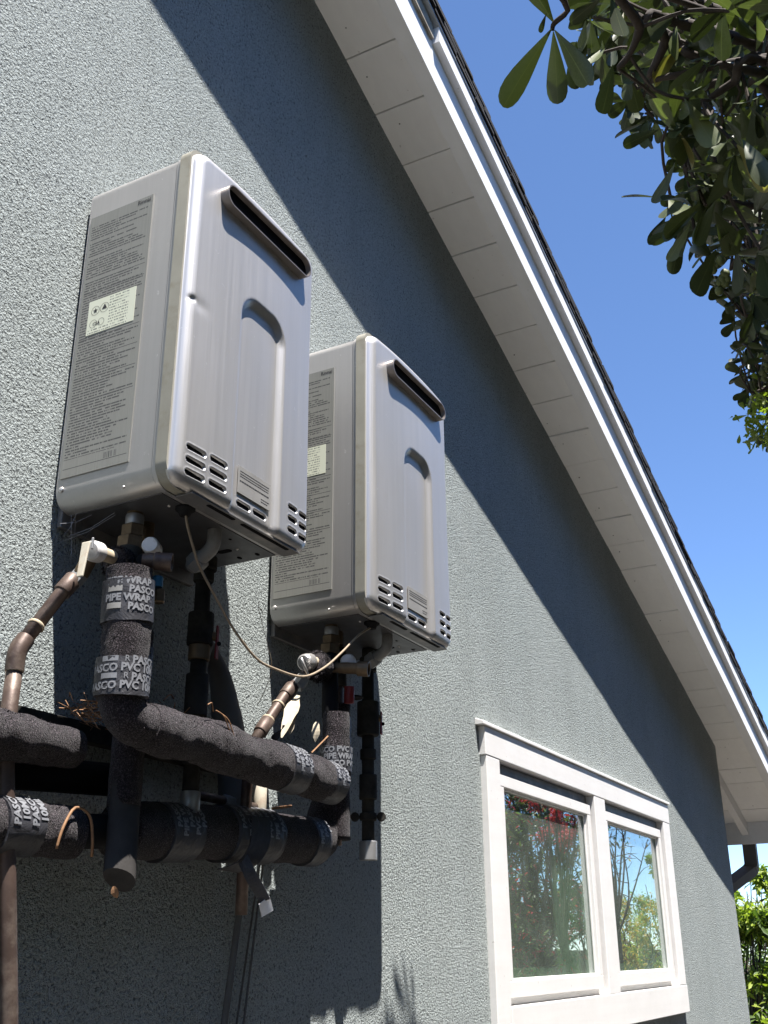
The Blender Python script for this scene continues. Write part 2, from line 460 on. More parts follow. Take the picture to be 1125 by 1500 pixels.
# ================================================================== SETTING
GZ = -2.25
g = obj('ground', ([(-60, -60, GZ), (120, -60, GZ), (120, 60, GZ), (-60, 60, GZ)], [(0, 1, 2, 3)]), 'soil', kind='structure')
def pad():
    V = []; F = []
    return box(-4.2, 9.0, -4.0, -0.02, GZ - .1, GZ + .06)
obj('concrete_path', bevbox(pad(), .01, 1), 'concrete', kind='structure')

# ================================================================== HOUSE
SA, SB = 2.2052, 0.3178
zs = lambda x: SA - SB * x
XC = 5.53
house = thing('house', 'blue grey stucco gable end with white sloping eave and white framed window', 'house', (0, 0, GZ))

def wdisp(x, z):
    return -.0016 * mnoise.noise(Vector((x * 2.6, 3.1, z * 2.6))) - .0007 * mnoise.noise(Vector((x * 9, 7.7, z * 9)))
def patch(x0, x1, zl, zh, step=.05):
    nx = max(1, int((x1 - x0) / step)); V = []; F = []
    nz = max(1, int(max(zh(x0) - zl(x0), zh(x1) - zl(x1)) / step))
    for i in range(nx + 1):
        x = x0 + (x1 - x0) * i / nx; a, b = zl(x), zh(x)
        for j in range(nz + 1):
            z = a + (b - a) * j / nz
            V.append((x, wdisp(x, z), z))
    for i in range(nx):
        for j in range(nz):
            F.append((i * (nz + 1) + j, (i + 1) * (nz + 1) + j, (i + 1) * (nz + 1) + j + 1, i * (nz + 1) + j + 1))
    return V, F
WX0, WX1, WZ0, WZ1 = 1.96, 3.965, -.86, -.125      # rough opening
k_ = lambda c: (lambda x: c)
top = lambda x: zs(x) + .02
wall = join(patch(-3.5, WX0, k_(GZ), top), patch(WX0, WX1, k_(GZ), k_(WZ0)), patch(WX0, WX1, k_(WZ1), top), patch(WX1, XC - .012, k_(GZ), top))
# rounded corner and return wall
arc = []
for i in range(7):
    a = math.radians(90 * i / 6); arc.append((XC - .012 + .012 * math.sin(a), .012 - .012 * math.cos(a)))
arc.append((XC, 6.0))
cv = []; cf = []
for x, y in arc: cv += [(x, y - .0003, GZ), (x, y - .0003, zs(x) + .02)]
for i in range(len(arc) - 1): cf.append((2 * i, 2 * i + 2, 2 * i + 3, 2 * i + 1))
obj('wall', join(wall, (cv, cf)), 'stucco', house, smooth=True)
# left part of the hidden house volume
obj('wall_return', ([(-3.5, 0, GZ), (-3.5, 6, GZ), (-3.5, 6, zs(-3.5)), (-3.5, 0, zs(-3.5)), (XC, 6, GZ), (XC, 6, zs(XC))], [(0, 1, 2, 3), (1, 4, 5, 2)]), 'stucco', house)

# ---- soffit boards: each a plank running out from the wall, V-joint gaps between
C0, CW = 1.0363, .1917
XE = 6.60
for i in range(-16, 30):
    a = C0 + CW * i + .0020; b = C0 + CW * (i + 1) - .0022
    if b > XE: b = XE
    if b - a < .02: continue
    jt = rnd.uniform(-.0012, .0012)
    q = []
    for y0, y1 in ((-.2675, .95),):
        za, zb = zs(a) + jt, zs(b) + jt + rnd.uniform(-.0006, .0006)
        q = [(a, y0, za), (b, y0, zb), (b, y1, zb), (a, y1, za), (a, y0, za + .017), (b, y0, zb + .017), (b, y1, zb + .017), (a, y1, za + .017)]
    obj('soffit_board', bevbox(hexa(q), .0012, 1), 'soffit_paint', house)
nh = []
for i in range(-6, 29):
    for yy in (-.198, -.05):
        if rnd.random() < .55: continue
        x = C0 + CW * (i + rnd.uniform(.25, .75)); y = yy + rnd.uniform(-.02, .03); z = zs(x); r_ = rnd.uniform(.0018, .0032)
        nh.append(lathe((x, y, z + .001), (x, y, z - 1), [(0, r_), (.0028, r_), (.0034, r_ * .5)], 7))
obj('nail_heads', join(*nh), 'steel_dark', house, kind='stuff')
def sloped(x0, x1, y0, y1, h0, h1, n=1, wob=0.0, ph=0.0):
    """a bar that follows the roof slope; h is measured up from the soffit plane"""
    V = []; F = []
    for i in range(n + 1):
        x = x0 + (x1 - x0) * i / n
        w = wob * mnoise.noise(Vector((x * 1.7, ph, 0))); u = wob * mnoise.noise(Vector((x * 1.3, ph + 5, 0)))
        for (y, h) in ((y0, h0), (y1, h0), (y1, h1), (y0, h1)):
            V.append((x, y + u, zs(x) + h + w))
    for i in range(n):
        for k in range(4):
            F.append((i * 4 + k, i * 4 + (k + 1) % 4, i * 4 + 4 + (k + 1) % 4, i * 4 + 4 + k))
    F.append((3, 2, 1, 0)); F.append((n * 4, n * 4 + 1, n * 4 + 2, n * 4 + 3))
    return V, F
XL = -3.2
fixn(obj('roof_deck', sloped(XL, XE, -.262, 6.3, .019, .066), 'hole_black', house))
fixn(obj('barge_board', sloped(XL, XE + .02, -.2678, -.2190, -.137, -.0015, 60, .0018, 1), 'white_paint', house))
fixn(obj('trim_strip', sloped(1.094, XE + .02, -.2925, -.2684, .002, .061, 50, .0015, 2), 'white_paint', house))
fixn(obj('weathered_trim_strip', sloped(XL, 1.082, -.2790, -.2684, .004, .058, 60, .004, 3), 'rot_wood', house, label='bare weathered strip where the white trim is missing'))
fixn(obj('drip_edge', sloped(XL, XE + .03, -.2965, -.2630, .0625, .0705, 50, .0012, 4), 'drip_metal', house))
# shingles: three stacked courses seen edge-on at the rake, each tab its own piece
xs = XL
k = 0
while xs < XE + .05:
    L = rnd.uniform(.125, .155)
    for lay in range(3):
        h = .0715 + lay * .019 + rnd.uniform(-.0015, .0015); ye = -.2985 - rnd.uniform(0, .006) - (.002 if lay else 0)
        x0 = xs + lay * .06; x1 = x0 + L - .002
        q = [(x0, ye, zs(x0) + h + .002), (x1, ye + rnd.uniform(-.002, .002), zs(x1) + h + .008), (x1, .12, zs(x1) + h + .008), (x0, .12, zs(x0) + h + .002),
             (x0, ye, zs(x0) + h + .016), (x1, ye, zs(x1) + h + .026), (x1, .12, zs(x1) + h + .026), (x0, .12, zs(x0) + h + .016)]
        obj('shingle', hexa(q), 'asphalt_shingle', house)
    xs += L; k += 1
fixn(obj('roof_covering', sloped(XL, XE + .05, .12, 6.4, .0725, .100), 'asphalt_shingle', house))

# ---- far eave: fascia, rafter tails, gutter downspout
obj('fascia_board', bevbox(box(XE + .001, XE + .022, -.218, 6.2, -.032, zs(XE) + .016), .002, 1), 'white_paint', house)
for yy in (.056, .70):
    q = []
    for x, y in ((XC - .3, yy), (XE, yy), (XE, yy + .045), (XC - .3, yy + .045)): q.append((x, y, zs(x) - .083))
    for x, y in ((XC - .3, yy), (XE, yy), (XE, yy + .045), (XC - .3, yy + .045)): q.append((x, y, zs(x) - .003))
    obj('rafter_tail', bevbox(hexa(q), .003, 2), 'white_paint', house)
# gutter on the fascia (open trough, K profile)
def gutter():
    prof = [(0, .10), (0, .0), (.07, .0), (.085, .03), (.10, .06), (.105, .10), (.100, .10), (.094, .06), (.08, .034), (.067, .005), (.004, .005), (.004, .10)]
    V = []; F = []; n = len(prof)
    for y in (-.26, 6.2):
        for x, z in prof: V.append((XE + .024 + x, y, -.01 + z))
    for i in range(n): F.append((i, (i + 1) % n, n + (i + 1) % n, n + i))
    return V, F
fixn(obj('gutter', gutter(), 'white_paint', house))
dsx = XE + .075
path = [(dsx, .075, -.008), (dsx, .078, -.185), (dsx - .62, .40, -.50), (XC + .05, .42, -.62), (XC + .05, .42, GZ + .05)]
def rect_sweep(pts, w, d):
    P, T, N = frames(pts); V = []; F = []
    for i in range(len(P)):
        t = T[i]; s = Vector((0, 1, 0)); s = (s - t * s.dot(t)).normalized(); b = t.cross(s)
        for sx, sy in ((-1, -1), (1, -1), (1, 1), (-1, 1)): V.append(tuple(P[i] + s * sx * w / 2 + b * sy * d / 2))
    for i in range(len(P) - 1):
        for k in range(4): F.append((i * 4 + k, i * 4 + (k + 1) % 4, i * 4 + 4 + (k + 1) % 4, i * 4 + 4 + k))
    F += [(0, 1, 2, 3), tuple(range(len(V) - 4, len(V)))]
    return V, F
fixn(obj('downspout', rect_sweep(fillet(path, .035, 3), .085, .06), 'downspout_grey', house))

# ---- window, a part of the house
win = obj('window', join(bevbox(box(2.915, 3.050, -.021, .05, -.829, -.1385), .002, 1)), 'window_paint', house)
for nm, b in (('head_casing', box(1.862, 4.068, -.022, .03, -.138, -.052)),
              ('side_casing', box(1.868, 1.972, -.021, .05, -1.0, -.1385)),
              ('side_casing', box(3.948, 4.064, -.021, .05, -.8275, -.1385)),
              ('apron_casing', box(1.9725, 4.070, -.0225, .05, -.938, -.8295))):
    obj(nm, bevbox(b, .0025, 2), 'window_paint', win)
obj('head_cap', bevbox(hexa([(1.838, -.0290, -.0505), (4.080, -.0290, -.0505), (4.080, 0, -.0505), (1.838, 0, -.0505), (1.838, -.0290, -.040), (4.080, -.0290, -.040), (4.080, 0, -.030), (1.838, 0, -.030)]), .0015, 1), 'window_paint', win)
def frame_rect(x0, x1, z0, z1, w, y0, y1, wb=None):
    wb = wb or w
    return join(bevbox(box(x0, x1, y0, y1, z0, z0 + wb), .0015, 1), bevbox(box(x0, x1, y0, y1, z1 - w, z1), .0015, 1),
                bevbox(box(x0, x0 + w, y0 + .0005, y1, z0 + wb + .0003, z1 - w - .0003), .0015, 1), bevbox(box(x1 - w, x1, y0 + .0005, y1, z0 + wb + .0003, z1 - w - .0003), .0015, 1))
for (fx0, fx1) in ((1.9728, 2.9145), (3.0505, 3.9475)):
    fixn(obj('outer_frame', frame_rect(fx0, fx1, -.829, -.1385, .020, .013, .075), 'window_paint', win))
    fixn(obj('sash', frame_rect(fx0 + .0205, fx1 - .0205, -.8085, -.1765, .036, -.0085, .045, .044), 'window_paint', win))
    obj('head_shade_strip', bevbox(box(fx0 + .0205, fx1 - .0205, .006, .0125, -.1750, -.1405), .001, 1), 'steel_dark', win)  # dark strip: the shade under the head casing, put into colour
    gx0, gx1 = fx0 + .057, fx1 - .057
    obj('pane', box(gx0 - .004, gx1 + .004, .012, .015, -.768, -.209), 'window_glass', win)
    fixn(obj('glazing_bead', frame_rect(gx0 - .0005, gx1 + .0005, -.7645, -.2125, .007, .0035, .0110), 'window_paint', win))
# room behind the glass
rm = join(box(1.2, 5.2, 2.6, 2.65, -1.9, .2), box(1.2, 5.2, .12, 2.6, -1.95, -1.9), box(1.2, 5.2, .12, 2.6, .2, .25), box(1.15, 1.2, .12, 2.6, -1.9, .2), box(5.2, 5.25, .12, 2.6, -1.9, .2))
obj('room', rm, 'room_dark', house)
for (a, b, z0, z1, mt) in ((2.62, 2.90, -.80, -.15, 'curtain_green'), (3.62, 3.93, -.80, -.15, 'curtain_green')):
    V = []; F = []; n = 40
    for i in range(n + 1):
        x = a + (b - a) * i / n; y = .062 + .008 * math.sin(i * 1.15) + .002 * math.sin(i * 2.7)
        V += [(x, y, z0), (x, y, z1)]
    for i in range(n): F.append((2 * i, 2 * i + 2, 2 * i + 3, 2 * i + 1))
    obj('curtain', (V, F), mt, house, smooth=True)
obj('inner_sill', box(1.97, 3.95, .077, .24, -.80, -.738), 'curtain_green', house)

# ================================================================== WATER HEATERS
W, H = .397, .664
def sdf_rr(x, z, cx, cz, hw, hh, r):
    qx = np.abs(x - cx) - (hw - r); qz = np.abs(z - cz) - (hh - r)
    return np.minimum(np.maximum(qx, qz), 0) + np.hypot(np.maximum(qx, 0), np.maximum(qz, 0)) - r
SLOTS = []
for zc in (.0690, .0470, .0250):
    SLOTS += [(.022, .067, zc), (.078, .122, zc + .002), (.313, .345, zc + .003), (.3525, .3835, zc + .003)]
SLOTS += [(.168, .208, .0265), (.217, .257, .0275)]
CH0, CH1, CHD = .1430, .2800, .012
BOW = lambda x: .010 * (1 - (2 * x / W - 1) ** 2) - .006
def cover(dent=True):
    X = np.arange(0, W + 1e-6, W / 236); Z = np.concatenate([np.arange(0, .1, .00155), np.arange(.1, H - .03, .0033), np.linspace(H - .03, H, 16)])
    gx, gz = np.meshgrid(X, Z, indexing='ij')
    r = .030; cx, cz, hw, hh = W / 2, H / 2, W / 2, H / 2
    # pull points outside the rounded corners back on to the outline
    qx = np.abs(gx - cx) - (hw - r); qz = np.abs(gz - cz) - (hh - r)
    cor = (qx > 0) & (qz > 0); L = np.hypot(qx, qz); sc = np.where(cor & (L > r), r / np.maximum(L, 1e-9), 1.0)
    gx = np.where(cor, cx + np.sign(gx - cx) * ((hw - r) + qx * sc), gx); gz = np.where(cor, cz + np.sign(gz - cz) * ((hh - r) + qz * sc), gz)
    d = np.maximum(0, -sdf_rr(gx, gz, cx, cz, hw, hh, r))
    R = .020; dd = np.clip(R - d, 0, R)
    h = -(R - np.sqrt(np.maximum(R * R - dd * dd, 0)))
    s = sdf_rr(gx, gz, (CH0 + CH1) / 2, .432 - .5, (CH1 - CH0) / 2, .5, .046)
    t = np.clip((.006 - s) / .019, 0, 1); t = t * t * (3 - 2 * t)
    h = h - CHD * t
    for a, b, zc in SLOTS:
        s = sdf_rr(gx, gz, (a + b) / 2, zc, (b - a) / 2, .0048, .0048)
        lip = np.clip(1 - np.abs(s - .0015) / .003, 0, 1) * .0006
        t = np.clip(-s / .0016 + .4, 0, 1)
        h = h + lip - .0060 * t
    h = h + BOW(gx)
    if dent:
        h = h - .0040 * np.exp(-(((gx - .014) / .006) ** 2 + ((gz - .345) / .004) ** 2)) - .0012 * np.exp(-(((gx - .03) / .02) ** 2 + ((gz - .34) / .012) ** 2))
    # very slight oil-canning of the sheet
    h = h + .0007 * np.sin(gx * 17 + 1) * np.sin(gz * 11 + .4)
    y = -.270 - h
    nx, nz = gx.shape
    V = np.stack([gx, y, gz], -1).reshape(-1, 3)
    idx = np.arange(nx * nz).reshape(nx, nz)
    F = np.stack([idx[:-1, :-1], idx[1:, :-1], idx[1:, 1:], idx[:-1, 1:]], -1).reshape(-1, 4)
    V = [tuple(v) for v in V.tolist()]; F = [tuple(f) for f in F.tolist() if len(set(f)) == 4]
    # skirt
    ring = list(idx[:, 0]) + list(idx[-1, 1:]) + list(idx[:-1, -1][::-1]) + list(idx[0, 1:-1][::-1])
    ring = [int(i) for i in ring]; n0 = len(V)
    for i in ring: V.append((V[i][0], -.2485, V[i][2]))
    for k in range(len(ring)):
        k2 = (k + 1) % len(ring); F.append((ring[k], n0 + k, n0 + k2, ring[k2]))
    return V, F

def make_heater(label):
    t = thing('water_heater', label, 'water heater', (0, 0, 0), 'tankless water heaters on the wall')
    # casing: rounded box whose skin wraps round the long edges
    cas = rpoly(W - .004, H - .006, [.022, .022, .034, .034], 8, W / 2, H / 2)
    fixn(obj('casing', extrude_xz(cas, -.214, -.010), 'casing_steel', t, smooth=True, auto=40))
    lip = rpoly(W - .0015, H - .003, [.023, .023, .035, .035], 8, W / 2, H / 2)
    fixn(obj('casing_lip', extrude_xz(lip, -.2235, -.2155), 'casing_steel', t, smooth=True, auto=40))
    fl = rpoly(W + .006, H + .003, [.026, .026, .036, .030], 8, W / 2, H / 2 + .0045)
    fixn(obj('front_flange', bevbox(extrude_xz(fl, -.2482, -.2250), .0012, 1) if False else extrude_xz(fl, -.2482, -.2250), 'gasket', t, smooth=True, auto=40))
    c = obj('front_cover', cover(), 'brushed_steel', t, smooth=True)
    for a, b, zc in SLOTS:
        dep = (CHD if .15 < a < .26 else 0) - BOW((a + b) / 2)
        o = fixn(obj('vent_slot', extrude_xz(rpoly(b - a - .0006, .0088, .0043, 4, (a + b) / 2, zc), -.2668 + dep, -.2655 + dep), 'hole_black', c))
    # exhaust nozzle
    zc, cx = .5985, .2035
    outer = rpoly(.284, .0460, .0228, 8, cx, zc); inner = rpoly(.279, .0410, .0203, 8, cx, zc); n = len(outer)
    V = [(x, -.2600, z) for x, z in outer] + [(x, -.2880, z) for x, z in outer] + [(x, -.2880, z) for x, z in inner] + [(x, -.2745, z) for x, z in inner]
    F = []
    for q in range(3):
        for i in range(n): F.append((q * n + i, q * n + (i + 1) % n, (q + 1) * n + (i + 1) % n, (q + 1) * n + i))
    nz = fixn(obj('exhaust_nozzle', (V, F), 'nozzle_steel', t, smooth=True, auto=40))
    fixn(obj('nozzle_throat', extrude_xz(rpoly(.279, .0410, .0203, 8, cx, zc), -.2765, -.2750), 'hole_black', nz))
    if False: obj('baffle_plate', bevbox(box(cx - .12, cx + .12, -.2830, -.2770, zc - .001, zc + .001), .0004, 1), 'steel_dark', nz)
    # data label and rating sticker on the side
    obj('data_label', box(-.0006, .0004 + .002, -.166, -.0175, .055, .593), 'label_print', t)
    stk = obj('rating_sticker', box(-.0012, .0002, -.147, -.039, .329, .400), 'sticker_print', t)
    def side_text(s, size, y, z, bold=0, x=-.0010, mat='ink_dark', nm='lettering', par=t, squeeze=1.0):
        vf = text_vf(s, size, bold)
        obj(nm, ([(x, y - v[0] * squeeze, z + v[1]) for v in vf[0]], vf[1]), mat, par)
    side_text('Rinnai', .0125, -.146, .584, .0002)
    side_text('CSA', .009, -.061, .349, .0002, x=-.0015, par=stk)
    # round marks on the sticker: a star and a triangle, each in a ring
    def ring(cy, cz, r, w=.0007, n=18):
        V = []; F = []
        for i in range(n):
            a = 2 * math.pi * i / n
            V += [(-.0015, cy + r * math.cos(a), cz + r * math.sin(a)), (-.0015, cy + (r - w) * math.cos(a), cz + (r - w) * math.sin(a))]
        for i in range(n): F.append((2 * i, 2 * ((i + 1) % n), 2 * ((i + 1) % n) + 1, 2 * i + 1))
        return V, F
    star = [(-.0015, -.056 + (.006 if i % 2 == 0 else .0025) * math.sin(math.pi * i / 5), .377 + (.006 if i % 2 == 0 else .0025) * math.cos(math.pi * i / 5)) for i in range(10)]
    tri = [(-.0015, -.077, .386), (-.0015, -.071, .375), (-.0015, -.083, .375)]
    mk = join(ring(-.056, .377, .0095), ring(-.077, .378, .0100), ring(-.054, .350, .0085), ring(-.072, .350, .0075), (star, [tuple(range(10))]), (tri, [(0, 1, 2)]))
    obj('certification_mark', mk, 'ink_dark', stk)
    # front rating plate in the channel
    pl = obj('rating_plate', bevbox(box(.166, .264, -.2642, -.2626, .044, .0945), .0003, 1), 'pvc_grey', c)
    dash = []
    rr = random.Random(3)
    x = .171
    while x < .258:
        w = rr.uniform(.003, .008); dash.append(box(x, min(x + w, .26), -.2646, -.2643, .0665, .0685)); x += w + .0015
    x = .171
    for zz in (.085, .080, .0755, .056, .051):
        x = .171 if zz > .06 else .235
        while x < .256:
            w = rr.uniform(.002, .006); dash.append(box(x, x + w, -.2646, -.2643, zz, zz + .0011)); x += w + .001
    obj('printed_line', join(*dash), 'ink_dark', pl) if False else obj('plate_print', join(*dash), 'ink_dark', c)
    # screws
    def screw(p, d, r=.0055, mat='valve_chrome'):
        p = Vector(p); d = Vector(d)
        obj('screw', lathe(p, p + d, [(0, r), (.0015, r), (.003, r * .75), (.0036, .0001)], 10), mat, t, smooth=True)
    screw((0.002, -.022, .036), (-1, 0, 0)); screw((.002, -.16, .012), (-.6, 0, -.8), .003); screw((0.08, -.19, .0025), (0, 0, -1), .003); screw((.30, -.17, .0025), (0, 0, -1), .003)
    # underside: plate, folded rear flange, long slots, keyhole
    bp = obj('bottom_plate', bevbox(box(.034, W - .034, -.212, -.014, .0012, .0032), .0004, 1), 'bottom_steel', t)
    obj('bottom_flange', bevbox(box(.050, W - .028, -.262, -.226, -.0022, .0005), .0005, 1), 'steel_dark', t)
    def pill(x0, x1, y0, y1, z=-.0026, nm='bottom_slot'):
        r = min(x1 - x0, y1 - y0) / 2 * .98
        pts = rpoly(x1 - x0, y1 - y0, r, 5, (x0 + x1) / 2, (y0 + y1) / 2)
        obj(nm, ([(a, b, z) for a, b in pts] + [(a, b, z + .0015) for a, b in pts], [tuple(range(len(pts)))[::-1]] + [(i, (i + 1) % len(pts), len(pts) + (i + 1) % len(pts), len(pts) + i) for i in range(len(pts))]), 'hole_black', t)
    pill(.100, .176, -.2575, -.249); pill(.196, .342, -.2575, -.249)
    pill(.292, .306, -.158, -.128, .0004, 'keyhole'); pill(.296, .3015, -.128, -.10, .0004, 'keyhole')
    pill(.335, .347, -.190, -.183, .0004); pill(.335, .347, -.150, -.143, .0004); pill(.25, .257, -.19, -.186, .0004)
    obj('rear_bracket', bevbox(box(.02, W - .02, -.012, -.001, -.022, .030), .001, 1), 'steel_dark', t)
    obj('rear_bracket', bevbox(box(.06, W - .06, -.012, -.001, H - .02, H + .018), .001, 1), 'steel_dark', t)
    # pipe stubs and grommet on the underside
    obj('cable_grommet', lathe((.100, -.208, .001), (.100, -.208, -.1), [(0, .017), (.004, .017), (.008, .011), (.014, .009)], 16), 'rubber_black', t, smooth=True)
    ce = fillet([(.205, -.190, .002), (.205, -.190, -.030), (.222, -.130, -.052)], .02, 6)
    el = obj('condensate_elbow', tube(resample(ce, .006), .0125, 14), 'pvc_grey', t, smooth=True, auto=50)
    p0 = Vector((.213, -.158, -.041)); p1 = Vector((.222, -.130, -.052))
    obj('union_nut', lathe(p0, p1, [(0, .016), (.004, .019), (.022, .019), (.026, .015)], 6), 'pvc_grey', el)
    obj('pipe_stub', lathe((.078, -.12, .003), (.078, -.12, -1), [(0, .014), (.012, .014)], 16), 'brass_old', t, smooth=True, auto=40)
    obj('pipe_stub', lathe((.125, -.105, .003), (.125, -.105, -1), [(0, .014), (.03, .014)], 16), 'brass_old', t, smooth=True, auto=40)
    obj('pipe_stub', lathe((.297, -.10, .003), (.297, -.10, -1), [(0, .013), (.03, .013)], 16), 'black_iron', t, smooth=True, auto=40)
    return t
XA, XB, ZB = .068, .712, -.030
hA = make_heater('large steel tankless water heater, nearest one, its whole side label in full view')
hA.location = (XA, 0, 0)
def copy_tree(o, parent=None, label=None):
    c = o.copy(); C.objects.link(c); c.parent = parent
    for ch in list(o.children): copy_tree(ch, c)
    return c
hB = copy_tree(hA); hB.location = (XB, 0, ZB)
for ch in hB.children:
    if ch.name.startswith('front_cover'):
        vf = cover(False); me = bpy.data.meshes.new('front_cover'); me.from_pydata(vf[0], [], vf[1]); me.materials.append(MATS['brushed_steel'])
        me.polygons.foreach_set('use_smooth', [True] * len(me.polygons)); me.update(); ch.data = me
hB['label'] = 'steel tankless water heater whose side label is half hidden behind the nearer heater'
# ================================================================== PIPEWORK
def V3(*a): return Vector(a)
def band(par, pts, r, mat='wrap_tape', amp=.0005, name='wrap_band', step=.006, label=None):
    V, F = tube(resample(pts, step), r, 32, amp, 60); ax = (Vector(pts[-1]) - Vector(pts[0])).normalized(); n = len(V)
    W_ = []
    for i, v in enumerate(V):
        k = i % 32; a = 2 * math.pi * k / 32; e = min(1, abs(i / n - .5) * 2)
        s = .0035 * math.sin(a + r * 900) + .0022 * mnoise.noise(Vector(v) * 95)
        W_.append(tuple(Vector(v) + ax * s * e))
    return fixn(obj(name, (W_, F), mat, par, smooth=True, auto=60, label=label))
def wrap_text(par, s, size, P0, A, D, E, r, mat='ink_pale', bold=.0007, dx=0.0, dy=0.0):
    vf = text_vf(s, size, bold); V = []
    for v in vf[0]:
        a = (v[0] + dx) / r
        V.append(tuple(P0 + A * (v[1] + dy + .03 * v[0]) + (D * math.cos(a) + E * math.sin(a)) * (r + .0009)))
    obj('lettering', (V, vf[1]), mat, par)
def wrap_block(par, x0, x1, y0, y1, P0, A, D, E, r, mat='ink_pale'):
    V = []; F = []; n = 6
    for i in range(n + 1):
        a = (x0 + (x1 - x0) * i / n) / r
        for y in (y0, y1): V.append(tuple(P0 + A * y + (D * math.cos(a) + E * math.sin(a)) * (r + .0008)))
    for i in range(n): F.append((2 * i, 2 * i + 2, 2 * i + 3, 2 * i + 1))
    obj('logo_block', (V, F), mat, par)
def fuzz(pts, r, n, length=.004, seed=1):
    """short fibres that stand off the foam so that its outline is ragged"""
    q = random.Random(seed); P, T, N = frames(pts); V = []; F = []
    for _ in range(n):
        i = q.randrange(len(P) - 1); t = q.random(); c = P[i].lerp(P[i + 1], t); b = T[i].cross(N[i]); a = q.uniform(0, 6.283)
        d = N[i] * math.cos(a) + b * math.sin(a); rr = r(( i + t) / (len(P) - 1)) if callable(r) else r
        base = c + d * (rr - .002); tip = base + (d + Vector((q.uniform(-1, 1), q.uniform(-1, 1), q.uniform(-1, 1))) * .7).normalized() * q.uniform(.3, 1) * length
        s = Vector((q.uniform(-1, 1), q.uniform(-1, 1), q.uniform(-1, 1))).normalized() * .0009
        k = len(V); V += [tuple(base - s), tuple(base + s), tuple(tip)]; F.append((k, k + 1, k + 2))
    return V, F
def sleeve(par, pts, r, amp=.0022, seed=1, step=.005, nf=2500, label=None):
    P = resample(pts, step)
    o = fixn(obj('foam_sleeve', tube(P, r, 34, amp, 34), 'foam_insulation', par, smooth=True, auto=55, label=label))
    f = obj('foam_fibres', fuzz(P, r, nf, .0055, seed), 'foam_insulation', o, kind='stuff')
    return o

VD = V3(-.74, -.67, 0).normalized(); VE = V3(.67, -.74, 0).normalized(); UZ = V3(0, 0, 1)
# ---- 1 upper insulated pipe: riser under the near heater, long run, riser under the far heater
t = thing('insulated_pipe', 'thick foam insulated pipe with bold PIPE WRAP and PASCO tape, bending from vertical to level', 'pipe', (.094, -.17, -.36))
ra = fillet([(.091, -.17, -.125), (.095, -.17, -.25), (.097, -.17, -.358), (.22, -.17, -.362)], .042, 9)
sleeve(t, ra, lambda u: .0355 + .002 * math.sin(u * 7), .0022, 1, nf=4000)
hz = [(.150, -.170, -.359), (.22, -.17, -.362), (.30, -.171, -.360), (.40, -.17, -.366), (.50, -.17, -.369), (.60, -.17, -.372), (.715, -.17, -.378)]
sleeve(t, smooth_path(hz, 5), lambda u: .036 + .0035 * min(1, u * 3) + .0022 * math.sin(u * 23) - .0030 * max(0, u - .8) * 5, .0030, 2, nf=5200)
rb = fillet([(.690, -.17, -.377), (.733, -.17, -.380), (.730, -.17, -.235)], .04, 6)
sleeve(t, rb, lambda u: .030 - .004 * u, .002, 3)
obj('pipe_core', tube([(.134, -.126, -.11), (.118, -.14, -.125), (.094, -.165, -.14)], .018, 16), 'rubber_black', t, smooth=True, auto=40)
b1 = band(t, [(.0915, -.17, -.146), (.0945, -.17, -.2125)], .0402, amp=.0006)
for k, z in enumerate((-.1545, -.1675, -.1815, -.1950)):
    P0 = V3(.093, -.17, z)
    if k % 2 == 0: wrap_text(b1, 'PIPE WRAP', .0152, P0, UZ, VD, VE, .0402, dx=-.001)
    else:
        wrap_text(b1, 'PASCO', .0152, P0, UZ, VD, VE, .0402, dx=.024)
        wrap_block(b1, -.034, -.010, -.0045, .0045, P0, UZ, VD, VE, .0402, 'pvc_grey')
b2 = band(t, [(.0945, -.17, -.2685), (.0965, -.17, -.3260)], .0410, amp=.0006)
for k, z in enumerate((-.2765, -.2895, -.3025, -.3160)):
    P0 = V3(.0955, -.17, z)
    if k % 2 == 1: wrap_text(b2, 'PASCO PVC 10MIL', .0160, P0, UZ, VD, VE, .0410, dx=.006)
    else:
        wrap_text(b2, 'PASCO', .0160, P0, UZ, VD, VE, .0410, dx=.038)
        wrap_block(b2, -.034, -.008, -.004, .004, P0, UZ, VD, VE, .0410)
        wrap_text(b2, 'R', .0130, P0, UZ, VD, VE, .0410, dx=.005, bold=0)
HD = V3(0, -.80, .60); HE = V3(0, .60, .80); HA = V3(-1, 0, 0)
def hband(par, a, b, r, rows, size=.0150, mat='ink_pale', dark=False):
    o = band(par, [a, b], r); a = Vector(a); b = Vector(b); L = (b - a).length; n = len(rows)
    for k, s in enumerate(rows):
        P0 = a.lerp(b, (k + .5) / n); wrap_text(o, s, size, P0, HA, HD, HE, r + .0005, mat)
    return o
hband(t, (.520, -.17, -.3695), (.580, -.17, -.3715), .0425, ['PASCO', 'PIPE WRAP', 'PASCO', 'PVC 10MIL'])
hband(t, (.672, -.17, -.3755), (.722, -.17, -.3775), .0395, ['PASCO', 'PVC 10MIL', 'PASCO'])
b3 = band(t, [(.7315, -.17, -.350), (.7295, -.17, -.303)], .0318)
for k, z in enumerate((-.312, -.3255, -.339)):
    P0 = V3(.7305, -.17, z); wrap_text(b3, ('PASCO PVC 10MIL', 'PIPE WRAP', 'PASCO PVC')[k], .0150, P0, UZ, VD, VE, .0322, dx=.004)

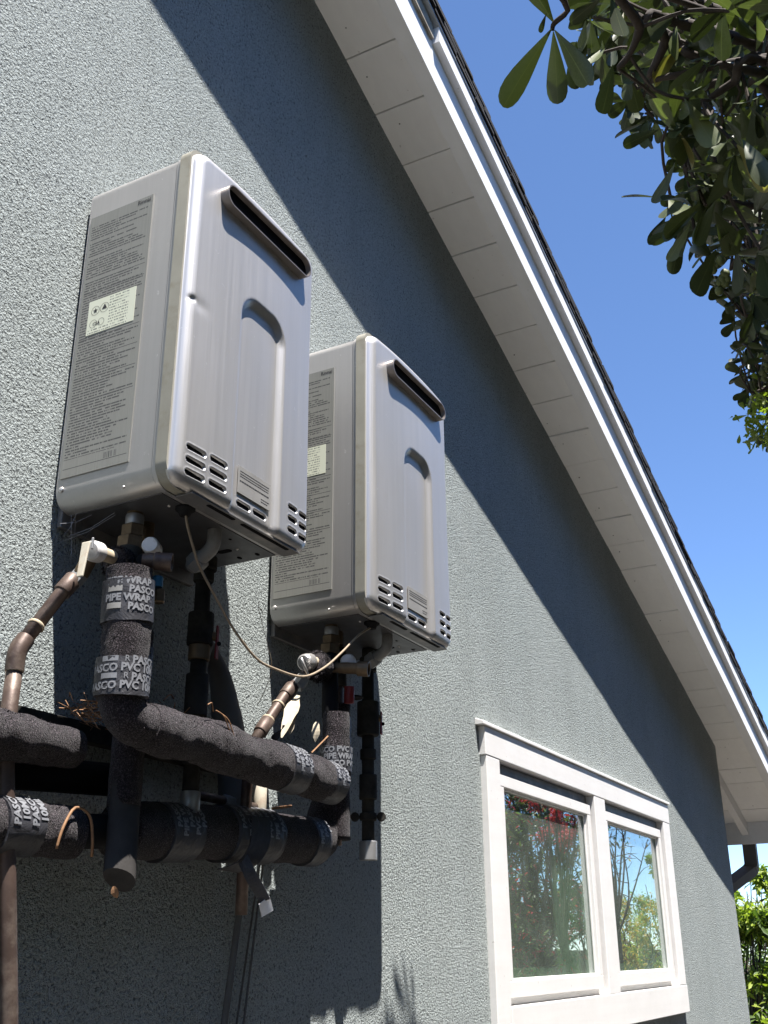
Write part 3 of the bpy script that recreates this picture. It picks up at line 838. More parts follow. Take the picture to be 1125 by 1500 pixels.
# ---- 2 lower insulated pipe
t = thing('insulated_pipe', 'lowest thick insulated pipe, dark, wrapped in crinkled tape along the shaded wall', 'pipe', (.2, -.15, -.51))
sleeve(t, [(-.42, -.085, -.530), (-.10, -.083, -.520), (.02, -.081, -.516), (.100, -.08, -.516), (.112, -.08, -.516)], .0375, .003, 5, nf=3800)
obj('pipe_core', tube([(.05, -.078, -.518), (.28, -.078, -.500)], .026, 18), 'rubber_black', t, smooth=True)
low = fillet([(.215, -.080, -.503), (.50, -.08, -.483), (.825, -.08, -.474), (.850, -.085, -.395)], .06, 8)
obj('foam_sleeve', tube(resample(low, .008), lambda u: .0455 - .006 * max(0, u - .8) * 5, 30, .0028, 26), 'foam_insulation', t, smooth=True)
hband(t, (-.040, -.082, -.518), (.028, -.081, -.516), .0405, ['PASCO', '10MIL', 'PASCO', '10MIL'], .0175)
hband(t, (.300, -.080, -.4985), (.380, -.080, -.4925), .0485, ['PASCO', 'PIPE WRAP', 'PASCO', 'PVC 10MIL', 'PASCO'], .0165)
hband(t, (.475, -.080, -.4855), (.620, -.080, -.480), .0505, ['PASCO', 'PVC 10MIL', 'PIPE WRAP', 'PASCO', 'PVC 10MIL', 'PIPE WRAP', 'PASCO'], .0170)
hband(t, (.745, -.080, -.4775), (.795, -.080, -.4755), .0480, ['PIPE WRAP', 'PASCO', 'PVC'], .0160)
b4 = band(t, [(.8485, -.084, -.440), (.8500, -.085, -.400)], .0420)
for k, z in enumerate((-.420, -.432, -.444)): wrap_text(b4, 'PASCO WRAP', .0150, V3(.849, -.085, z), UZ, VD, VE, .0424)

# ---- 3 upper left insulated pipe with a torn end
t = thing('insulated_pipe', 'short foam insulated pipe entering at the left edge, its torn end in sunlight', 'pipe', (-.1, -.19, -.41))
sleeve(t, [(-.42, -.095, -.406), (-.08, -.092, -.400), (.05, -.09, -.397), (.092, -.09, -.396)], lambda u: .036 - .008 * max(0, u - .72) * 3.5, .003, 7, nf=3800)
obj('pipe_core', tube([(-.42, -.045, -.447), (.0, -.045, -.437), (.24, -.055, -.422)], .026, 16), 'rubber_black', t, smooth=True)

# ---- hanging black sleeve whose cut end catches the sun
t = thing('insulation_sleeve', 'dark flat insulation sleeve hanging below the bend, cut end lit grey', 'pipe insulation', (.14, -.17, -.48))
V, F = tube(resample([(.200, -.105, -.37), (.192, -.112, -.46), (.168, -.134, -.572)], .012), .0235, 22, .0012, 30)
V = [(x - .30 * (y + .12), -.115 + (y + .115) * .75, z - max(0, (-.545 - z)) * (x - .15) * 14) for x, y, z in V]
fixn(obj('sleeve', (V, F), 'tube_foam', t, smooth=True, auto=50))

# ---- dark second risers behind the main one (cold lines)
for (x, lbl) in ((.193, 'slim dark insulated riser just behind the PASCO taped riser'), (.845, 'slim dark insulated riser behind the far heater valve')):
    t = thing('riser_pipe', lbl, 'pipe', (x, -.105, -.3), 'cold water risers')
    obj('pipe', tube([(x, -.105, 0.0 if x < .5 else -.03), (x, -.105, -.48)], .012, 16), 'copper_brown', t, smooth=True)
    obj('foam_sleeve', tube(resample([(x, -.105, -.19), (x, -.107, -.36), (x, -.108, -.47)], .01), .0265, 22, .002, 30), 'foam_insulation', t, smooth=True)
    bb = band(t, [(x, -.106, -.215), (x, -.106, -.275)], .0285)
    for k, z in enumerate((-.225, -.239, -.253, -.267)): wrap_text(bb, 'PIPE WRAP' if k % 2 else 'PASCO', .0145, V3(x, -.106, z), UZ, VD, VE, .0288)

# ---- service valves
def hexnut(par, p0, p1, r, mat, name='hex_nut', n=6, ch=.002):
    L = (Vector(p1) - Vector(p0)).length
    return obj(name, lathe(p0, p1, [(0, r - ch), (ch, r), (L - ch, r), (L, r - ch)], n), mat, par)
def cyl(par, name, p0, p1, r, mat, prof=None, seg=20):
    L = (Vector(p1) - Vector(p0)).length
    return obj(name, lathe(p0, p1, prof or [(0, r * .94), (.0015, r), (L - .0015, r), (L, r * .94)], seg), mat, par, smooth=True, auto=35)
def ring_of_foam(par, c, axis, r, L, seed):
    a = Vector(c); d = Vector(axis).normalized()
    P = resample([a - d * L / 2, a + d * L / 2], .004)
    o = obj('torn_foam', tube(P, lambda u: r * (1 - .25 * (2 * u - 1) ** 2), 26, .0075, 60), 'foam_insulation', par, smooth=True)
    obj('foam_fibres', fuzz(P, r, 2600, .007, seed), 'foam_insulation', o, kind='stuff')
    return o

t = thing('isolation_valve', 'valve under the near heater with cream capped stub and flat pale lever', 'valve', (.146, -.12, -.05))
cyl(t, 'collar', (.146, -.12, -.003), (.146, -.12, -.021), .0155, 'galvanised')
hexnut(t, (.146, -.12, -.022), (.146, -.12, -.044), .0205, 'brass_old')
hexnut(t, (.142, -.12, -.045), (.141, -.12, -.066), .0225, 'brass_old')
cyl(t, 'valve_body', (.138, -.122, -.066), (.134, -.126, -.150), .021, 'black_iron')
s = cyl(t, 'relief_stub', (.128, -.121, -.090), (.064, -.1250, -.0965), .0115, 'putty_tan', [(0, .0105), (.02, .012), (.024, .0105), (.05, .0115), (.064, .0125)])
hx = obj('cap', lathe((.068, -.125, -.096), (.034, -.131, -.1025), [(0, .012), (.004, .0165), (.018, .0170), (.024, .0160), (.0265, .0130), (.027, .006)], 26), 'plastic_white', t, smooth=True, auto=30)
obj('lever', bevbox(hexa([(.021, -.1265, -.151), (.025, -.1265, -.151), (.025, -.1385, -.151), (.021, -.1385, -.151), (.0265, -.125, -.092), (.030, -.125, -.092), (.030, -.142, -.092), (.0265, -.142, -.092)]), .0015, 2), 'plastic_cream', t)
obj('lever_fork', bevbox(hexa([(.029, -.1415, -.105), (.033, -.1415, -.105), (.033, -.1455, -.105), (.029, -.1455, -.105), (.029, -.1415, -.086), (.033, -.1415, -.086), (.033, -.1455, -.086), (.029, -.1455, -.086)]), .001, 1), 'galvanised', t)
cyl(t, 'valve_neck', (.060, -.112, -.106), (.054, -.102, -.134), .0125, 'brass_old')
hexnut(t, (.058, -.102, -.128), (.048, -.094, -.147), .0135, 'galvanised', 'compression_nut', 8)
ring_of_foam(t, (.113, -.124, -.099), (1, .05, .08), .0255, .026, 21)

t = thing('drain_valve', 'threaded open outlet and white cap beside the near riser, with blue handle', 'valve', (.18, -.14, -.09))
cyl(t, 'valve_body', (.193, -.105, -.035), (.193, -.108, -.125), .017, 'brass_old')
V_, F_ = lathe((.112, -.175, -.1025), (.139, -.216, -.1058), [(0, .0105), (.010, .0125), (.018, .0125), (.020, .0148), (.026, .0150), (.028, .0142), (.034, .0150), (.0450, .0150), (.0470, .0146), (.0470, .0125), (.032, .0118), (.0310, .0001)], 24)
obj('threaded_outlet', (V_, F_), 'copper_brown', t, smooth=True, auto=30)
cyl(t, 'cap', (.171, -.150, -.068), (.130, -.171, -.069), .0135, 'plastic_white', [(0, .009), (.015, .009), (.016, .0145), (.043, .0140), (.046, .012)])
cyl(t, 'blue_handle', (.181, -.149, -.106), (.181, -.149, -.124), .0095, 'plastic_blue')
hexnut(t, (.185, -.150, -.127), (.186, -.150, -.150), .0115, 'brass_old')
cyl(t, 'side_branch', (.193, -.108, -.085), (.112, -.176, -.102), .010, 'rubber_black')

t = thing('isolation_valve', 'small valve under the far heater with round pale cap and thin lever', 'valve', (.79, -.12, -.08))
cyl(t, 'collar', (.790, -.12, -.033), (.790, -.12, -.051), .0155, 'galvanised')
hexnut(t, (.790, -.12, -.052), (.790, -.12, -.072), .0205, 'brass_old'); hexnut(t, (.786, -.12, -.073), (.785, -.12, -.094), .0225, 'brass_old')
cyl(t, 'valve_body', (.785, -.120, -.094), (.765, -.135, -.235), .017, 'rubber_black')
cyl(t, 'relief_stub', (.765, -.121, -.117), (.692, -.1270, -.131), .0105, 'putty_tan')
obj('cap', lathe((.698, -.126, -.130), (.660, -.131, -.1415), [(0, .012), (.004, .0175), (.018, .0180), (.028, .0172), (.032, .0140), (.0335, .006)], 26), 'valve_chrome', t, smooth=True, auto=30)
obj('lever', tube([(.640, -.140, -.137), (.650, -.142, -.152), (.664, -.145, -.174)], .0028, 8), 'valve_chrome', t, smooth=True)
hexnut(t, (.706, -.106, -.160), (.690, -.098, -.182), .0150, 'galvanised', 'compression_nut', 6)
ring_of_foam(t, (.733, -.124, -.133), (1, .05, -.15), .030, .036, 22)

t = thing('drain_valve', 'white shiny elbow and open outlet under the far heater', 'valve', (.83, -.14, -.1))
cyl(t, 'valve_body', (.845, -.105, -.065), (.845, -.108, -.15), .017, 'black_iron')
cyl(t, 'cap', (.815, -.150, -.112), (.766, -.176, -.119), .016, 'plastic_white', [(0, .010), (.012, .0165), (.038, .0170), (.046, .0140), (.05, .006)])
V_, F_ = lathe((.760, -.140, -.130), (.783, -.216, -.138), [(0, .010), (.03, .012), (.055, .012), (.057, .0158), (.0785, .0165), (.0805, .0160), (.0805, .0135), (.065, .013), (.0640, .0001)], 24)
obj('threaded_outlet', (V_, F_), 'brass_old', t, smooth=True, auto=30)
cyl(t, 'red_handle', (.800, -.16, -.165), (.803, -.158, -.20), .011, 'plastic_red')
cyl(t, 'red_handle', (.838, -.150, -.178), (.838, -.150, -.182), .020, 'rubber_black')

# ---- brown relief drain pipes
t = thing('drain_pipe', 'brown painted pipe sloping down to the left then dropping along the wall', 'pipe', (0, -.09, -.2))
pa = [(.050, -.095, -.141), (.046, -.09, -.145), (-.034, -.09, -.264)]
obj('pipe', tube(pa, .0112, 18), 'copper_brown', t, smooth=True)
obj('pipe', tube([(-.0415, -.09, -.29), (-.042, -.09, -.40), (.014, -.10, -.745), (.22, -.13, -2.15)], .0118, 18), 'copper_brown', t, smooth=True)
obj('elbow', tube(fillet([(-.028, -.09, -.255), (-.042, -.09, -.277), (-.0415, -.09, -.306)], .02, 6), .0138, 20), 'copper_brown', t, smooth=True, auto=50)
cyl(t, 'coupling', (.050, -.094, -.139), (.031, -.09, -.167), .0145, 'copper_brown')
for a, b in (((-.0105, -.09, -.229), (-.013, -.09, -.2327)), ((-.0415, -.09, -.303), (-.0415, -.09, -.307))): cyl(t, 'solder_ring', a, b, .0136, 'putty_tan', seg=18)
t = thing('drain_pipe', 'short brown pipe sloping down left from the far heater valve', 'pipe', (.62, -.09, -.26))
obj('pipe', tube([(.693, -.095, -.174), (.675, -.09, -.189), (.606, -.09, -.262), (.548, -.09, -.325)], .0112, 16), 'copper_brown', t, smooth=True)
obj('pipe', tube([(.548, -.09, -.32), (.542, -.09, -.345), (.542, -.09, -.62)], .0112, 16), 'copper_brown', t, smooth=True)
cyl(t, 'coupling', (.684, -.092, -.181), (.662, -.09, -.204), .0145, 'copper_brown')
cyl(t, 'coupling', (.603, -.09, -.265), (.578, -.09, -.292), .0142, 'copper_brown')
for a, b in (((.640, -.09, -.2265), (.637, -.09, -.2295)), ((.606, -.09, -.262), (.603, -.09, -.265))): cyl(t, 'solder_ring', a, b, .0138, 'putty_tan', seg=18)

# ---- gas pipes
def gas(x, z0, segs, label, handle, cap_mat, clamp=None):
    t = thing('gas_pipe', label, 'pipe', (x, -.10, z0), 'black gas pipes under the heaters')
    for nm, a, b, r, mt in segs: cyl(t, nm, (x, -.10, a), (x, -.10, b), r, mt)
    hz0, hz1 = handle
    o = obj('valve_handle', bevbox(hexa([(x + .012, -.128, hz1), (x + .026, -.124, hz1), (x + .026, -.120, hz1), (x + .012, -.124, hz1), (x + .014, -.128, hz0), (x + .024, -.124, hz0), (x + .024, -.120, hz0), (x + .014, -.124, hz0)]), .0015, 2), 'plastic_red', t)
    obj('handle_hole', lathe((x + .0195, -.1275, hz0 * .45 + hz1 * .55), (x + .0185, -.129, hz0 * .45 + hz1 * .55), [(0, .004), (.002, .004)], 12), 'hole_black', o)
    cyl(t, 'valve_stem', (x, -.10, (hz0 + hz1) / 2 + .01), (x + .016, -.124, (hz0 + hz1) / 2 + .01), .008, 'brass_old')
    if clamp is not None:
        c = cyl(t, 'pipe_clamp', (x, -.10, clamp + .008), (x, -.10, clamp - .008), .0185, 'black_iron')
        for s in (-1, 1):
            p = V3(x, -.10, clamp) + V3(.47, -.88, 0) * s * .029
            cyl(t, 'clamp_bolt', p - V3(.8, .43, 0) * .012, p + V3(.8, .43, 0) * .012, .0095, 'black_iron', seg=12)
            obj('clamp_ear', bevbox(box(p.x - .008, p.x + .008, p.y - .008, p.y + .008, clamp - .004, clamp + .004), .001, 1), 'black_iron', c)
    return t
gas(.365, 0.0, [('pipe', .0, -.43, .0145, 'black_iron'), ('reducer', -.004, -.03, .0235, 'black_iron'), ('coupling', -.034, -.052, .019, 'black_iron'), ('valve_body', -.112, -.172, .0235, 'black_iron'), ('flare_nut', -.172, -.20, .0195, 'brass_old'), ('tee', -.225, -.30, .0205, 'black_iron'), ('coupling', -.36, -.385, .0185, 'black_iron'), ('pipe_cap', -.428, -.462, .0175, 'galvanised')],
    'black gas pipe with red handled valve beneath the near heater', (-.134, -.196), 'galvanised')
gas(.990, -.03, [('pipe', -.03, -.47, .0138, 'black_iron'), ('coupling', -.052, -.085, .0195, 'black_iron'), ('valve_body', -.155, -.232, .0250, 'black_iron'), ('coupling', -.262, -.285, .0180, 'black_iron'), ('coupling', -.318, -.372, .0198, 'black_iron'), ('pipe_cap', -.460, -.500, .0195, 'galvanised')],
    'black gas pipe hanging beneath the far heater, ending in a grey cap', (-.176, -.228), 'galvanised', -.409)
cyl(bpy.data.objects['gas_pipe'], 'side_branch', (.365, -.10, -.262), (.395, -.07, -.262), .014, 'black_iron')

t = tag(obj('flexible_connector', tube(smooth_path([(.385, -.085, -.255), (.43, -.065, -.155), (.462, -.060, -.172), (.490, -.06, -.215), (.512, -.06, -.275), (.535, -.06, -.345), (.548, -.06, -.42), (.548, -.06, -.50)], 7), lambda u: .011 + .019 * min(1, max(0, (u - .15) * 2.2)), 20, .0008, 40), 'grey_conduit', None, smooth=True), 'smooth grey bulging conduit curving down the wall beside the near gas pipe', 'conduit')

# ---- signal cable looping from one heater to the other
cb = [(.168, -.208, -.002), (.176, -.209, -.03), (.205, -.204, -.065), (.225, -.20, -.083), (.275, -.20, -.124), (.331, -.20, -.166), (.398, -.20, -.200), (.459, -.20, -.2065), (.553, -.20, -.201), (.629, -.20, -.168), (.699, -.20, -.120), (.760, -.204, -.070), (.812, -.208, -.038)]
tag(obj('cable', tube(smooth_path(cb, 6), .0023, 8), 'cable_cream', None, smooth=True), 'thin cream cable sagging from the near heater across to the far heater', 'cable')
tag(obj('cobweb_strand', join(tube(smooth_path([(.405, -.20, -.093), (.40, -.20, -.105), (.418, -.2, -.14), (.448, -.20, -.196), (.470, -.18, -.225), (.495, -.14, -.26)], 4), .0006, 5), tube([(.40, -.2, -.105), (.41, -.2, -.108), (.417, -.2, -.116)], .0006, 5)), 'cable_cream', None), 'stray pale thread dangling across the middle of the cable', 'thread')

# ---- small pipes behind
t = thing('vent_pipe', 'pale plastic stub and thin pipe glimpsed behind the insulated run', 'pipe', (.6, -.07, -.42))
cyl(t, 'stub', (.615, -.07, -.375), (.615, -.07, -.440), .0135, 'plastic_cream')
obj('pipe', tube([(.40, -.07, -.425), (.60, -.07, -.427)], .0080, 12), 'copper_brown', t, smooth=True)
cyl(t, 'nut', (.50, -.07, -.426), (.53, -.07, -.426), .0115, 'galvanised', seg=6)
t = tag(obj('thin_conduit', tube([(.636, -.022, -.49), (.628, -.03, -.567), (.60, -.022, -.80), (.57, -.02, -2.2)], .0065, 10), 'grey_conduit', None, smooth=True), 'thin grey conduit running down the shaded wall below the tape tail', 'conduit')
tag(obj('cord', tube([(.715, -.012, -.47), (.71, -.012, -.508), (.652, -.012, -.801), (.58, -.012, -1.2)], .0022, 6), 'grey_conduit', None), 'thin cord hanging down the shaded wall, the left one of a pair', 'cord', 'cords down the shaded wall')
tag(obj('cord', tube([(.718, -.012, -.47), (.7175, -.012, -.53), (.674, -.012, -.803), (.62, -.012, -1.2)], .0022, 6), 'grey_conduit', None), 'thin cord hanging down the shaded wall, the right one of a pair', 'cord', 'cords down the shaded wall')

# ---- tail of tape with a pale end
t = thing('tape_tail', 'loose twisted tail of printed black tape with a white end sticking out below the pipes', 'tape', (.5, -.14, -.58))
def ribbon(pts, w, wdir, tw=0.0, n=14, thick=.0006):
    P = smooth_path(pts, n // (len(pts) - 1) + 1); V = []; F = []
    for i, p in enumerate(P):
        a = tw * i / len(P); wd = Vector(wdir).normalized(); d = (P[min(i + 1, len(P) - 1)] - P[max(0, i - 1)]).normalized()
        wd = Matrix.Rotation(a, 3, d) @ wd; nn = d.cross(wd).normalized() * thick
        for s, q in ((-1, 1), (1, 1), (1, -1), (-1, -1)): V.append(tuple(p + wd * w / 2 * s + nn * q))
    for i in range(len(P) - 1):
        for k in range(4): F.append((i * 4 + k, i * 4 + (k + 1) % 4, i * 4 + 4 + (k + 1) % 4, i * 4 + 4 + k))
    F += [(0, 1, 2, 3), tuple(range(len(V) - 4, len(V)))]
    return V, F
obj('strip', ribbon([(.49, -.125, -.528), (.50, -.135, -.555), (.518, -.142, -.580), (.533, -.146, -.598)], .022, (.6, -.45, .66), 1.0), 'wrap_tape', t)
e = obj('end_label', ribbon([(.530, -.146, -.597), (.537, -.145, -.606), (.545, -.144, -.619)], .023, (.60, -.45, .55), .3), 'tag_white', t)
tag(obj('loose_wrap', ribbon([(.53, -.133, -.455), (.525, -.137, -.50), (.505, -.127, -.535), (.48, -.10, -.55)], .050, (1, -.1, .05), .2), 'wrap_tape', None), 'loose flap of black tape peeling off the lowest pipe', 'tape')

# ---- dry bits: leaves, straw, twigs, nest
def blade(base, tip, w, side, curl=.0, n=6, ragged=0.0, seed=1):
    q = random.Random(seed); a = Vector(base); b = Vector(tip); d = b - a; s = Vector(side); s = (s - d.normalized() * s.dot(d.normalized())).normalized(); nn = d.cross(s).normalized()
    V = []; F = []
    for i in range(n + 1):
        u = i / n; ww = w * math.sin(math.pi * min(1, u * .9 + .08)) ** .8 * .5 * (1 - ragged * q.random())
        c = a + d * u + nn * curl * math.sin(math.pi * u)
        V += [tuple(c - s * ww + nn * ww * .25), tuple(c), tuple(c + s * ww + nn * ww * .25)]
    for i in range(n):
        F += [(3 * i, 3 * i + 1, 3 * i + 4, 3 * i + 3), (3 * i + 1, 3 * i + 2, 3 * i + 5, 3 * i + 4)]
    return V, F
RGT = (.47, -.88, 0)
tag(obj('dry_leaf', join(blade((.668, -.118, -.205), (.606, -.122, -.300), .030, RGT, .004, 7, .3, 2), blade((.652, -.118, -.225), (.636, -.121, -.288), .024, RGT, .002, 6, .4, 3)), 'dry_leaf', None), 'pale pointed dry leaf caught between the far brown pipe and riser', 'leaf')
tag(obj('dry_leaf', blade((.672, -.16, -.262), (.668, -.16, -.302), .018, RGT, .004, 6, .5, 4), 'dry_leaf', None), 'small cream dry leaf beside the far foam riser', 'leaf')
tag(obj('dry_leaf', blade((.485, -.18, -.322), (.55, -.16, -.290), .028, (0, -.5, .8), .006, 6, .1, 5), 'rubber_black', None), 'dark curled leaf lying on the long insulated pipe', 'leaf')
tag(obj('twig', tube(smooth_path([(.046, -.122, -.545), (.052, -.125, -.515), (.076, -.121, -.486), (.106, -.121, -.494), (.117, -.121, -.526), (.125, -.115, -.55)], 4), .0022, 6), 'straw', None, smooth=True), 'bent brown twig draped over the taped lower left pipe', 'twig')
tag(obj('twig', tube([(.600, -.11, -.432), (.664, -.11, -.421)], .0028, 6), 'straw', None), 'straight sunlit splinter poking out behind the insulated pipe', 'twig')
tag(obj('twig', tube([(.655, -.16, -.325), (.70, -.165, -.290), (.725, -.17, -.268)], .0017, 6), 'straw', None), 'thin straw leaning on the far tape band', 'twig')
tag(obj('leaf_scrap', blade((.158, -.133, -.590), (.166, -.134, -.606), .012, RGT, .002, 4), 'straw', None), 'tiny orange scrap hanging under the cut grey sleeve', 'leaf')
q = random.Random(4); st = []
for i in range(260):
    c = V3(q.uniform(.12, .46), q.uniform(-.12, -.02), -.325 + q.gauss(0, .010)); d = V3(q.gauss(0, 1), q.gauss(0, .5), q.gauss(0, .35)).normalized() * q.uniform(.010, .028)
    b = V3(q.gauss(0, .006), q.gauss(0, .006), q.gauss(0, .006))
    st.append(tube([c - d, c + b, c + d], q.uniform(.0005, .0011), 4))
tag(obj('nest_debris', join(*st), 'straw', None, kind='stuff'), 'tangle of dry straw piled behind the insulated pipe against the wall', 'straw')
for i, (a, b) in enumerate((((.285, -.205, -.315), (.325, -.206, -.345)), ((.300, -.204, -.317), (.335, -.208, -.352)), ((.262, -.205, -.31), (.285, -.2, -.316)), ((.23, -.14, -.302), (.268, -.13, -.290)))):
    m_ = (V3(*a) + V3(*b)) / 2 + V3(0, -.002, .008)
    tag(obj('straw_wisp', tube(smooth_path([a, tuple(m_), b], 4), .0011, 5), 'straw', None), ('orange straw wisp in the middle of the cluster on the long foam pipe', 'rightmost orange straw wisp on the long foam pipe', 'orange straw wisp at the left of the cluster on the long foam pipe', 'pale straw sliver lying behind the long foam pipe')[i], 'straw', 'straw wisps on the foam pipe')
# webs under the near heater
q = random.Random(9); wb = []
for i in range(7):
    a = V3(.068 + q.uniform(0, .09), q.uniform(-.02, -.12), -.002); b = V3(.07 + q.uniform(-.01, .08), q.uniform(-.002, -.03), -.06 + q.gauss(0, .03))
    wb.append(tube([a, (a + b) / 2 + V3(0, 0, -.006), b], .00035, 3))
tag(obj('cobweb', join(*wb), 'web', None, kind='stuff'), 'thin cobweb strands between the near heater underside and wall', 'cobweb')
# wall-mounted strut the pipes hang from
t = thing('strut_channel', 'dark metal strut on the wall behind the pipes', 'bracket', (.4, -.02, -.34))
obj('rail', bevbox(box(-.4, .74, -.030, -.004, -.365, -.335), .001, 1), 'black_iron', t)

